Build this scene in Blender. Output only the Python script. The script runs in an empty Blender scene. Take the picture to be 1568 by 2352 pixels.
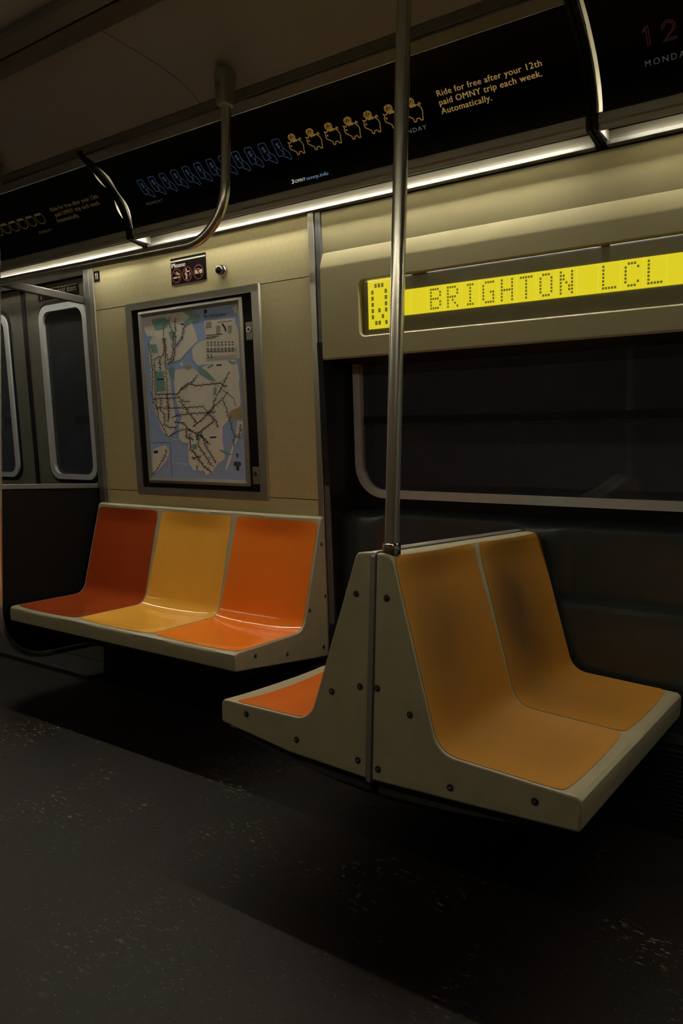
import bpy, math, random
from mathutils import Vector, Matrix
random.seed(7)
C = bpy.context.scene.collection
H = 1.08                      # height of the camera above the floor; heights below are measured from the camera
PI = math.pi

# ------------------------------------------------------------------ camera
FPX, LEAN = 1762.47, 0.09047
RR = (0.81558656, 0.57833498, 0.01863368)
DD = (0.04950491, -0.03765627, -0.99806376)
FF = (-0.57651351, 0.81492985, -0.05934237)
cam_d = bpy.data.cameras.new('camera')
cam = bpy.data.objects.new('camera', cam_d)
C.objects.link(cam)
cam.matrix_world = Matrix(((RR[0], -DD[0], -FF[0], 0), (RR[1], -DD[1], -FF[1], 0), (RR[2], -DD[2], -FF[2], H), (0, 0, 0, 1)))
cam_d.sensor_fit = 'VERTICAL'
cam_d.sensor_height = 36.0
cam_d.lens = FPX / 2352 * 36.0
cam_d.clip_start = 0.02
bpy.context.scene.camera = cam

def ray(x, y):
    a, b = (x - 784) / FPX, (y - 1176) / FPX
    return Vector([a * RR[i] + b * DD[i] + FF[i] for i in range(3)])

def hit_plane(x, y, P, N):
    d = ray(x, y)
    return d * (Vector(P).dot(N) / d.dot(N))

Y0, Z0 = 2.442, -0.206        # the side wall leans inwards towards the ceiling
def wall_y(z, off=0.0):
    return Y0 - LEAN * (z - Z0) - off
def wall_hit(x, y, off=0.0):
    return hit_plane(x, y, (0, wall_y(0, off), 0), Vector((0, 1, LEAN)))

# ------------------------------------------------------------------ mesh helpers
def lin(h):
    v = [int(h[i:i + 2], 16) / 255 for i in (0, 2, 4)]
    return [c / 12.92 if c <= 0.04045 else ((c + 0.055) / 1.055) ** 2.4 for c in v]

class MB:
    def __init__(s):
        s.v, s.f, s.m = [], [], []
    def add(s, vs, fs, mi=0):
        n = len(s.v)
        s.v += [tuple(p) for p in vs]
        for f in fs:
            s.f.append(tuple(n + i for i in f)); s.m.append(mi)
        return s
    def box(s, x0, x1, y0, y1, z0, z1, mi=0):
        return s.hexa([(x0, y0, z0), (x1, y0, z0), (x1, y1, z0), (x0, y1, z0), (x0, y0, z1), (x1, y0, z1), (x1, y1, z1), (x0, y1, z1)], mi)
    def hexa(s, p, mi=0):
        return s.add(p, [(0, 3, 2, 1), (4, 5, 6, 7), (0, 1, 5, 4), (1, 2, 6, 5), (2, 3, 7, 6), (3, 0, 4, 7)], mi)
    def wbox(s, x0, x1, z0, z1, o0, o1, mi=0):          # box on the leaning wall, o = distance out from the wall
        q = lambda x, z, o: (x, wall_y(z, o), z)
        return s.hexa([q(x0, z0, o1), q(x1, z0, o1), q(x1, z0, o0), q(x0, z0, o0), q(x0, z1, o1), q(x1, z1, o1), q(x1, z1, o0), q(x0, z1, o0)], mi)
    def tube(s, pts, r, n=16, caps=True, mi=0):
        pts = [Vector(p) for p in pts]
        rs = r if isinstance(r, (list, tuple)) else [r] * len(pts)
        t0 = (pts[1] - pts[0]).normalized()
        up = Vector((0, 0, 1)) if abs(t0.z) < 0.9 else Vector((1, 0, 0))
        a = t0.cross(up).normalized()
        vs, fs = [], []
        for i, p in enumerate(pts):
            t = (pts[min(i + 1, len(pts) - 1)] - pts[max(i - 1, 0)]).normalized()
            a = (a - t * a.dot(t)).normalized()
            b = t.cross(a)
            for k in range(n):
                w = 2 * PI * k / n
                vs.append(p + (a * math.cos(w) + b * math.sin(w)) * rs[i])
        for i in range(len(pts) - 1):
            for k in range(n):
                fs.append((i * n + k, i * n + (k + 1) % n, (i + 1) * n + (k + 1) % n, (i + 1) * n + k))
        if caps:
            fs.append(tuple(range(n))[::-1]); fs.append(tuple((len(pts) - 1) * n + k for k in range(n)))
        return s.add(vs, fs, mi)
    def prism_x(s, poly, x0, x1, mi=0):                  # poly of (y, z) swept along the car
        n = len(poly)
        vs = [(x0, y, z) for y, z in poly] + [(x1, y, z) for y, z in poly]
        fs = [tuple(range(n)), tuple(range(2 * n - 1, n - 1, -1))]
        fs += [(i, n + i, n + (i + 1) % n, (i + 1) % n) for i in range(n)]
        return s.add(vs, fs, mi)
    def strip_x(s, line, x0, x1, nx=1, mi=0):            # open profile swept along the car
        n = len(line)
        vs = [(x0 + (x1 - x0) * i / nx, y, z) for i in range(nx + 1) for y, z in line]
        fs = [(i * n + k, i * n + k + 1, (i + 1) * n + k + 1, (i + 1) * n + k) for i in range(nx) for k in range(n - 1)]
        return s.add(vs, fs, mi)
    def ring(s, outer, inner, mi=0):                     # flat band between two closed loops of equal length
        n = len(outer)
        return s.add(list(outer) + list(inner), [(i, (i + 1) % n, n + (i + 1) % n, n + i) for i in range(n)], mi)
    def loft(s, loops, mi=0, caps=True):
        n = len(loops[0])
        vs = [p for l in loops for p in l]
        fs = [(i * n + k, i * n + (k + 1) % n, (i + 1) * n + (k + 1) % n, (i + 1) * n + k) for i in range(len(loops) - 1) for k in range(n)]
        if caps:
            fs.append(tuple(range(n))[::-1]); fs.append(tuple((len(loops) - 1) * n + k for k in range(n)))
        return s.add(vs, fs, mi)
    def build(s, name, mats, parent=None, smooth=35, bevel=0, seg=3, blimit=40, fix=True):
        me = bpy.data.meshes.new(name)
        off = parent_loc(parent)
        me.from_pydata([(x - off[0], y - off[1], z + H - off[2]) for x, y, z in s.v], [], s.f)
        if not isinstance(mats, (list, tuple)): mats = [mats]
        for m in mats: me.materials.append(m)
        for p, mi in zip(me.polygons, s.m): p.material_index = mi
        if fix:
            import bmesh
            bm = bmesh.new(); bm.from_mesh(me)
            bmesh.ops.recalc_face_normals(bm, faces=bm.faces); bm.to_mesh(me); bm.free()
        if smooth:
            me.shade_smooth(); me.set_sharp_from_angle(angle=math.radians(smooth))
        me.update()
        o = bpy.data.objects.new(name, me); C.objects.link(o)
        if parent: o.parent = parent
        if bevel:
            b = o.modifiers.new('bevel', 'BEVEL'); b.width = bevel; b.segments = seg
            b.limit_method = 'ANGLE'; b.angle_limit = math.radians(blimit)
            if smooth: b.harden_normals = False
        return o

LOC = {}
def parent_loc(p):
    v = Vector((0, 0, 0))
    while p is not None:
        v = v + p.location; p = p.parent
    return v
def tag(o, label, cat, group=None):
    o['label'] = label; o['category'] = cat
    if group: o['group'] = group
    return o
def thing(name, label, cat, loc, group=None):
    o = bpy.data.objects.new(name, None); C.objects.link(o)
    o.empty_display_size = 0.1
    o.location = (loc[0], loc[1], loc[2] + H)
    return tag(o, label, cat, group)
def structure(o):
    o['kind'] = 'structure'; return o
def fillet(pts, n=6):
    """pts: (a, b, radius); rounds the inner corners of an open line"""
    out = []
    for i, (x, y, r) in enumerate(pts):
        if r <= 0 or i in (0, len(pts) - 1):
            out.append((x, y)); continue
        P = Vector((x, y)); A = Vector(pts[i - 1][:2]); B = Vector(pts[i + 1][:2])
        u, v = (A - P).normalized(), (B - P).normalized()
        ang = u.angle(v)
        t = min(r / math.tan(ang / 2), (A - P).length * 0.49, (B - P).length * 0.49)
        r2 = t * math.tan(ang / 2)
        c = P + (u + v).normalized() * (r2 / math.sin(ang / 2))
        a0 = P + u * t - c; a1 = P + v * t - c
        w0 = math.atan2(a0.y, a0.x); w1 = math.atan2(a1.y, a1.x)
        d = (w1 - w0 + PI) % (2 * PI) - PI
        for k in range(n + 1):
            w = w0 + d * k / n
            out.append((c.x + r2 * math.cos(w), c.y + r2 * math.sin(w)))
    return out
def rrect(x0, x1, z0, z1, r, n=8):
    out = []
    for cx, cz, a in ((x1 - r, z1 - r, 0), (x0 + r, z1 - r, 90), (x0 + r, z0 + r, 180), (x1 - r, z0 + r, 270)):
        for k in range(n + 1):
            w = math.radians(a + 90 * k / n)
            out.append((cx + r * math.cos(w), cz + r * math.sin(w)))
    return out
def resample(line, n):
    L = [0]
    for a, b in zip(line, line[1:]): L.append(L[-1] + math.dist(a, b))
    out = []
    for k in range(n + 1):
        t = L[-1] * k / n; i = 0
        while i < len(L) - 2 and L[i + 1] < t: i += 1
        w = (t - L[i]) / max(1e-9, L[i + 1] - L[i])
        out.append(tuple(line[i][j] * (1 - w) + line[i + 1][j] * w for j in range(len(line[0]))))
    return out
def sstep(a, b, x):
    t = max(0, min(1, (x - a) / (b - a))); return t * t * (3 - 2 * t)
def ribbon(pts, w, closed=False):
    """flat band along a 2-D line: returns verts, quads"""
    P = [Vector(p) for p in pts]; n = len(P); vs, fs = [], []
    for i in range(n):
        a = P[(i - 1) % n] if (closed or i > 0) else P[i]
        b = P[(i + 1) % n] if (closed or i < n - 1) else P[i]
        d1 = (P[i] - a); d2 = (b - P[i])
        if d1.length < 1e-9: d1 = d2
        if d2.length < 1e-9: d2 = d1
        d1.normalize(); d2.normalize()
        t = (d1 + d2)
        t = t.normalized() if t.length > 1e-6 else d1
        nrm = Vector((-t.y, t.x)); k = 1 / max(0.5, nrm.dot(Vector((-d1.y, d1.x))))
        vs += [tuple(P[i] + nrm * w / 2 * k), tuple(P[i] - nrm * w / 2 * k)]
    for i in range(n if closed else n - 1):
        j = (i + 1) % n
        fs.append((2 * i, 2 * i + 1, 2 * j + 1, 2 * j))
    return vs, fs
def arc(cx, cy, rx, ry, a0, a1, n=12):
    return [(cx + rx * math.cos(math.radians(a0 + (a1 - a0) * k / n)), cy + ry * math.sin(math.radians(a0 + (a1 - a0) * k / n))) for k in range(n + 1)]

_txt = {}
def text2d(s, bold=0.0, spacing=1.0):
    key = (s, bold, spacing)
    if key not in _txt:
        cu = bpy.data.curves.new('lettering_source', 'FONT')
        cu.body = s; cu.size = 1; cu.offset = bold; cu.space_character = spacing; cu.resolution_u = 3
        o = bpy.data.objects.new('lettering_source', cu); C.objects.link(o)
        bpy.context.view_layer.update()
        dg = bpy.context.evaluated_depsgraph_get()
        ev = o.evaluated_get(dg); me = ev.to_mesh()
        vs = [(v.co.x, v.co.y) for v in me.vertices]; fs = [tuple(p.vertices) for p in me.polygons]
        ev.to_mesh_clear()
        bpy.data.objects.remove(o); bpy.data.curves.remove(cu)
        _txt[key] = (vs, fs)
    return _txt[key]
def fit_text(s, x0, x1, y0, cap, bold=0.0, spacing=1.0):
    """lettering between x0 and x1 on baseline y0 with the given capital height"""
    vs, fs = text2d(s, 0.0, spacing)
    if bold:                                             # heavier strokes: the outline struck three times
        n = len(vs)
        vs = [(x + d * bold * 1.6, y) for d in (-1, 0, 1) for x, y in vs]
        fs = [tuple(i + k * n for i in f) for k in range(3) for f in fs]
    a = min(v[0] for v in vs); b = max(v[0] for v in vs)
    kx = (x1 - x0) / (b - a); ky = cap / 0.70
    return [(x0 + (v[0] - a) * kx, y0 + v[1] * ky) for v in vs], fs

# ------------------------------------------------------------------ materials
def mat(name, col, rough=0.5, metal=0.0, spec=0.5, var=0.0, scale=8.0, bump=0.0, bscale=200.0, emit=None, estr=0.0, stretch=None, rvar=0.0, coat=0.0):
    m = bpy.data.materials.new(name); m.use_nodes = True
    nt = m.node_tree; b = nt.nodes['Principled BSDF']
    col = lin(col) if isinstance(col, str) else list(col)
    b.inputs['Base Color'].default_value = (*col, 1)
    b.inputs['Roughness'].default_value = rough
    b.inputs['Metallic'].default_value = metal
    b.inputs['Specular IOR Level'].default_value = spec
    if coat:
        b.inputs['Coat Weight'].default_value = coat; b.inputs['Coat Roughness'].default_value = 0.12
    if emit:
        e = lin(emit) if isinstance(emit, str) else list(emit)
        b.inputs['Emission Color'].default_value = (*e, 1); b.inputs['Emission Strength'].default_value = estr
    tc = nt.nodes.new('ShaderNodeTexCoord'); src = tc.outputs['Object']
    if stretch:
        mp = nt.nodes.new('ShaderNodeMapping'); mp.inputs['Scale'].default_value = stretch
        nt.links.new(src, mp.inputs['Vector']); src = mp.outputs['Vector']
    if var or rvar:
        nz = nt.nodes.new('ShaderNodeTexNoise'); nz.inputs['Scale'].default_value = scale; nz.inputs['Detail'].default_value = 6
        nz.inputs['Roughness'].default_value = 0.65
        nt.links.new(src, nz.inputs['Vector'])
        if var:
            r = nt.nodes.new('ShaderNodeMapRange')
            r.inputs['From Min'].default_value = 0.25; r.inputs['From Max'].default_value = 0.75
            r.inputs['To Min'].default_value = 1 - var; r.inputs['To Max'].default_value = 1 + var
            nt.links.new(nz.outputs['Fac'], r.inputs['Value'])
            mx = nt.nodes.new('ShaderNodeVectorMath'); mx.operation = 'SCALE'
            mx.inputs[0].default_value = col
            nt.links.new(r.outputs['Result'], mx.inputs['Scale'])
            nt.links.new(mx.outputs['Vector'], b.inputs['Base Color'])
        if rvar:
            r2 = nt.nodes.new('ShaderNodeMapRange')
            r2.inputs['From Min'].default_value = 0.3; r2.inputs['From Max'].default_value = 0.7
            r2.inputs['To Min'].default_value = max(0.03, rough - rvar); r2.inputs['To Max'].default_value = rough + rvar
            nt.links.new(nz.outputs['Fac'], r2.inputs['Value']); nt.links.new(r2.outputs['Result'], b.inputs['Roughness'])
    if bump:
        nb = nt.nodes.new('ShaderNodeTexNoise'); nb.inputs['Scale'].default_value = bscale; nb.inputs['Detail'].default_value = 3
        nt.links.new(src, nb.inputs['Vector'])
        bp = nt.nodes.new('ShaderNodeBump'); bp.inputs['Strength'].default_value = bump; bp.inputs['Distance'].default_value = 0.002
        nt.links.new(nb.outputs['Fac'], bp.inputs['Height']); nt.links.new(bp.outputs['Normal'], b.inputs['Normal'])
    return m

M = {}
M['shell'] = mat('cream_fibreglass', (0.36, 0.325, 0.215), 0.40, var=0.10, scale=14, bump=0.12, bscale=350)
M['shaded_orange_pad'] = mat('shaded_orange_seat', (0.38, 0.062, 0.014), 0.12, var=0.05, scale=4, bump=0.015, bscale=300)  # the orange seat under weaker light, its dimness put into the colour
M['orange_pad'] = mat('orange_seat', (0.80, 0.20, 0.02), 0.10, var=0.05, scale=4, bump=0.015, bscale=300)
M['yellow_pad'] = mat('yellow_seat', (0.80, 0.42, 0.06), 0.10, var=0.05, scale=4, bump=0.015, bscale=300)
M['bright_orange_pad'] = mat('bright_orange_seat', (0.58, 0.125, 0.010), 0.30, var=0.06, scale=4)
M['steel'] = mat('brushed_steel', (0.55, 0.54, 0.49), 0.34, 0.85, var=0.06, scale=5)
M['pole'] = mat('polished_pole_steel', (0.74, 0.72, 0.65), 0.23, 0.90, var=0.06, scale=30, stretch=(1, 1, 0.08))
M['chrome'] = mat('chrome_collar', (0.72, 0.70, 0.64), 0.10, 1.0, var=0.08, scale=40)
M['dark_steel'] = mat('door_steel', (0.30, 0.295, 0.265), 0.40, 0.75, var=0.18, scale=6, rvar=0.04)
M['frame_steel'] = mat('window_frame_aluminium', (0.72, 0.77, 0.82), 0.42, 0.5, var=0.08, scale=20)
M['light_frame'] = mat('map_case_steel', (0.44, 0.44, 0.40), 0.36, 0.75, var=0.07, scale=9, rvar=0.03)
M['black'] = mat('black_rubber', (0.006, 0.006, 0.0075), 0.6, spec=0.2, var=0.2, scale=20)
M['gloss_black'] = mat('gloss_black_card', (0.0035, 0.0038, 0.006), 0.40, spec=0.08, var=0.2, scale=4)
M['bolt'] = mat('bolt_steel', (0.33, 0.31, 0.26), 0.3, 1.0, var=0.2, scale=60)
M['bolt_dark'] = mat('bolt_recess', (0.012, 0.011, 0.010), 0.5, var=0.2, scale=60)
M['underframe'] = mat('dark_underframe', (0.030, 0.030, 0.032), 0.6, var=0.2, scale=20)
M['lower_panel'] = mat('dark_green_grey_moulding', (0.050, 0.067, 0.080), 0.28, spec=0.5, var=0.12, scale=10, bump=0.04, bscale=300)
M['jamb'] = mat('window_jamb_paint', (0.018, 0.022, 0.027), 0.5, spec=0.3, var=0.12, scale=10)
M['partition'] = mat('dark_partition_panel', (0.006, 0.006, 0.0065), 0.6, spec=0.12, var=0.25, scale=30, stretch=(1, 6, 0.2))
M['heater'] = mat('heater_cover_steel', (0.020, 0.021, 0.024), 0.45, 0.2, var=0.2, scale=10)
M['housing'] = mat('sign_housing_plastic', (0.42, 0.385, 0.22), 0.40, var=0.04, scale=12, bump=0.10, bscale=420)
M['ceil'] = mat('ceiling_panel', (0.34, 0.37, 0.46), 0.42, var=0.06, scale=3)
M['ceil_centre'] = mat('ceiling_duct_panel', (0.42, 0.48, 0.62), 0.5, var=0.1, scale=4)
M['ctrim'] = mat('ceiling_trim_aluminium', (0.165, 0.17, 0.178), 0.40, 0.35, var=0.15, scale=20, stretch=(0.2, 1, 1))
M['rail_trim'] = mat('light_rail_aluminium', (0.32, 0.30, 0.25), 0.40, 0.45, var=0.2, scale=30, stretch=(0.1, 2, 2))
M['reflector'] = mat('light_reflector', (0.205, 0.200, 0.185), 0.5, 0.0, spec=0.2, var=0.06, scale=18, stretch=(0.15, 1, 12))
M['white_inside'] = mat('light_box_white', (0.75, 0.74, 0.70), 0.6, var=0.05)
M['tube'] = mat('fluorescent_tube', (0.9, 0.9, 0.85), 0.4, emit=(1.0, 0.925, 0.73), estr=150.0)
M['far_tube'] = mat('dimmer_fluorescent_tube', (0.9, 0.9, 0.85), 0.4, emit=(1.0, 0.90, 0.70), estr=20.0)
M['worn_tube'] = mat('worn_fluorescent_tube', (0.9, 0.9, 0.85), 0.4, emit=(1.0, 0.915, 0.70), estr=95.0)
M['cast'] = mat('cast_metal_bracket', (0.33, 0.315, 0.265), 0.40, 0.6, var=0.12, scale=18)
M['bar_steel'] = mat('dull_bar_steel', (0.050, 0.048, 0.040), 0.45, 0.0, spec=0.3, var=0.1, scale=18)
M['bracket_black'] = mat('black_panel_divider', (0.005, 0.005, 0.0055), 0.45, spec=0.15, var=0.15)
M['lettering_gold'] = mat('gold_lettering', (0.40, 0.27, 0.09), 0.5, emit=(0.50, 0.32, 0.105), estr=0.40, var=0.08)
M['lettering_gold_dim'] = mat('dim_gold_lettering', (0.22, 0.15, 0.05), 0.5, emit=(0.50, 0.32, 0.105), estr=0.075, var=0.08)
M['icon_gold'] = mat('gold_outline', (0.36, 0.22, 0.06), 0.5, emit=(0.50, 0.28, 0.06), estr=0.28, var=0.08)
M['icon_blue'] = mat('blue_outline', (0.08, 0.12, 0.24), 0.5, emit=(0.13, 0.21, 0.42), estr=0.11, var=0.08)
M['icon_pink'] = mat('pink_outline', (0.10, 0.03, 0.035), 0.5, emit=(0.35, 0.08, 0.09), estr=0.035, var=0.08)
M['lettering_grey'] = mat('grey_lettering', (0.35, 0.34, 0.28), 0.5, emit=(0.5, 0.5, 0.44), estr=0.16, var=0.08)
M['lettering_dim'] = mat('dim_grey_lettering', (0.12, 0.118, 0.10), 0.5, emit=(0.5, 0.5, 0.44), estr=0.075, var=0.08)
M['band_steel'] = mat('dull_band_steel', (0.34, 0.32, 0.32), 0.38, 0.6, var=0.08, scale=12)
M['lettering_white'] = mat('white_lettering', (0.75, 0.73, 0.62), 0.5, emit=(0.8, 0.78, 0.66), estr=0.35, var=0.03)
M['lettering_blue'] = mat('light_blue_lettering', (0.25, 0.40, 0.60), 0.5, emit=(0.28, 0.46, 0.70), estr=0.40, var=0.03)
M['sign_white'] = mat('sign_white_print', (0.72, 0.70, 0.60), 0.5, var=0.04)
M['sign_red'] = mat('sign_red_print', (0.20, 0.022, 0.012), 0.5, var=0.06)
M['sign_black'] = mat('sign_black_vinyl', (0.0035, 0.003, 0.0038), 0.6, spec=0.06, var=0.15)
M['lcd'] = mat('lit_yellow_display', (0.05, 0.045, 0.01), 0.4, emit='E8D722', estr=1.0, var=0.02)
M['lcd_line'] = mat('lit_yellow_tile_edge', (0.05, 0.045, 0.01), 0.4, emit='EFE54A', estr=1.0, var=0.02)
M['lcd_dot'] = mat('display_segment', (0.02, 0.018, 0.003), 0.4, emit='5F5A12', estr=1.0, var=0.1)
M['water'] = mat('map_blue', (0.40, 0.56, 0.97), 0.45, var=0.06, scale=15)
M['land'] = mat('map_land', (0.92, 0.92, 0.86), 0.45, var=0.04, scale=15)
M['park'] = mat('map_green', (0.22, 0.44, 0.42), 0.45, var=0.06)
M['brown'] = mat('map_brown', (0.50, 0.40, 0.20), 0.45, var=0.06)
M['ink'] = mat('map_ink', (0.035, 0.03, 0.04), 0.5, var=0.1)
M['red_ink'] = mat('map_red_ink', (0.14, 0.045, 0.04), 0.5, var=0.1)
M['legend'] = mat('map_legend_paper', (0.86, 0.84, 0.77), 0.45, var=0.03)
M['legend_grey'] = mat('map_legend_grey', (0.50, 0.53, 0.53), 0.45, var=0.03)
M['navy'] = mat('map_navy_ink', (0.02, 0.03, 0.12), 0.5, var=0.1)
M['tunnel'] = mat('tunnel_concrete', (0.25, 0.25, 0.26), 0.8, var=0.3, scale=3)

# amber seat: shade of the hollow back painted into the colour, patched with grime
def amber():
    m = mat('shaded_amber_seat', (0.46, 0.205, 0.026), 0.46, var=0.06, scale=6, bump=0.06, bscale=400)
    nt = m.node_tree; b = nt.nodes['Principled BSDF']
    at = nt.nodes.new('ShaderNodeAttribute'); at.attribute_name = 'shade_grime'
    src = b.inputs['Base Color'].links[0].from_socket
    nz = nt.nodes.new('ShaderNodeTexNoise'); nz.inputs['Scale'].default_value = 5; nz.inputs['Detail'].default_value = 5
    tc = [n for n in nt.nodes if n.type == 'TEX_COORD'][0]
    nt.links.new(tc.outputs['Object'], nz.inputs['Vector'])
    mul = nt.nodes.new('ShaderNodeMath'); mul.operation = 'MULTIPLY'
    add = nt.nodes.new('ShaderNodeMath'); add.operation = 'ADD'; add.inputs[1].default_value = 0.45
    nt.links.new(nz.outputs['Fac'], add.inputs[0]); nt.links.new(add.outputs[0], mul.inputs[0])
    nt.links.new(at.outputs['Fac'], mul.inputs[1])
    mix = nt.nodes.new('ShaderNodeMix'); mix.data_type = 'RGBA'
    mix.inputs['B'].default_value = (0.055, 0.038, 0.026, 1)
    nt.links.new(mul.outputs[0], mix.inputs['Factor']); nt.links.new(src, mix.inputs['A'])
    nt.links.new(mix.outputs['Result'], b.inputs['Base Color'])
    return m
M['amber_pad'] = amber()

def wall_pattern():
    m = mat('beige_wall_laminate', (0.55, 0.50, 0.28), 0.42, var=0.04, scale=5, bump=0.05, bscale=500)
    nt = m.node_tree; b = nt.nodes['Principled BSDF']
    tc = [n for n in nt.nodes if n.type == 'TEX_COORD'][0]
    sep = nt.nodes.new('ShaderNodeSeparateXYZ'); nt.links.new(tc.outputs['Object'], sep.inputs[0])
    def mth(op, a, c=None):
        n = nt.nodes.new('ShaderNodeMath'); n.operation = op
        for i, v in enumerate((a, c)):
            if v is None: continue
            if isinstance(v, (int, float)): n.inputs[i].default_value = v
            else: nt.links.new(v, n.inputs[i])
        return n.outputs[0]
    P = 0.034
    zz = mth('DIVIDE', sep.outputs['Z'], P); row = mth('FLOOR', zz)
    xx = mth('ADD', mth('DIVIDE', sep.outputs['X'], P), mth('MULTIPLY', row, 0.5))
    fx = mth('SUBTRACT', mth('FRACT', xx), 0.5); fz = mth('SUBTRACT', mth('FRACT', zz), 0.5)
    r = mth('SQRT', mth('ADD', mth('MULTIPLY', fx, fx), mth('MULTIPLY', fz, fz)))
    d = mth('ABSOLUTE', mth('SUBTRACT', r, 0.33))
    ring = mth('LESS_THAN', d, 0.05)
    dot = mth('LESS_THAN', mth('ABSOLUTE', mth('SUBTRACT', r, 0.13)), 0.05)
    msk = mth('MULTIPLY', mth('MAXIMUM', ring, dot), 0.16)
    src = b.inputs['Base Color'].links[0].from_socket
    mix = nt.nodes.new('ShaderNodeMix'); mix.data_type = 'RGBA'; mix.inputs['B'].default_value = (0.80, 0.74, 0.50, 1)
    nt.links.new(msk, mix.inputs['Factor']); nt.links.new(src, mix.inputs['A']); nt.links.new(mix.outputs['Result'], b.inputs['Base Color'])
    return m
M['wall'] = wall_pattern()

def glass(name, tint=(0.55, 0.56, 0.60), ior=1.5, dust=0.0):
    m = bpy.data.materials.new(name); m.use_nodes = True; nt = m.node_tree
    nt.nodes.clear()
    out = nt.nodes.new('ShaderNodeOutputMaterial'); mx = nt.nodes.new('ShaderNodeMixShader')
    tr = nt.nodes.new('ShaderNodeBsdfTransparent'); tr.inputs['Color'].default_value = (*tint, 1)
    gl = nt.nodes.new('ShaderNodeBsdfGlossy'); gl.inputs['Roughness'].default_value = 0.03; gl.inputs['Color'].default_value = (0.9, 0.9, 0.92, 1)
    fr = nt.nodes.new('ShaderNodeFresnel'); fr.inputs['IOR'].default_value = ior
    nt.links.new(fr.outputs[0], mx.inputs[0]); nt.links.new(tr.outputs[0], mx.inputs[1]); nt.links.new(gl.outputs[0], mx.inputs[2])
    df = nt.nodes.new('ShaderNodeBsdfDiffuse'); df.inputs['Color'].default_value = (0.5, 0.55, 0.62, 1)   # film of dust
    m2 = nt.nodes.new('ShaderNodeMixShader'); m2.inputs[0].default_value = dust
    nt.links.new(mx.outputs[0], m2.inputs[1]); nt.links.new(df.outputs[0], m2.inputs[2])
    nt.links.new(m2.outputs[0], out.inputs['Surface'])
    return m
M['glass'] = glass('window_glass', dust=0.05)
M['cover'] = glass('display_cover', (0.92, 0.92, 0.90), dust=0.02)

def lens_material():
    m = bpy.data.materials.new('translucent_light_lens'); m.use_nodes = True; nt = m.node_tree
    b = nt.nodes['Principled BSDF']; out = [n for n in nt.nodes if n.type == 'OUTPUT_MATERIAL'][0]
    b.inputs['Base Color'].default_value = (0.7, 0.69, 0.62, 1); b.inputs['Roughness'].default_value = 0.45
    tl = nt.nodes.new('ShaderNodeBsdfTranslucent'); tl.inputs['Color'].default_value = (0.55, 0.53, 0.44, 1)
    mx = nt.nodes.new('ShaderNodeMixShader'); mx.inputs[0].default_value = 0.55
    nt.links.new(b.outputs[0], mx.inputs[1]); nt.links.new(tl.outputs[0], mx.inputs[2]); nt.links.new(mx.outputs[0], out.inputs['Surface'])
    return m
M['lens'] = lens_material()

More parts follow.
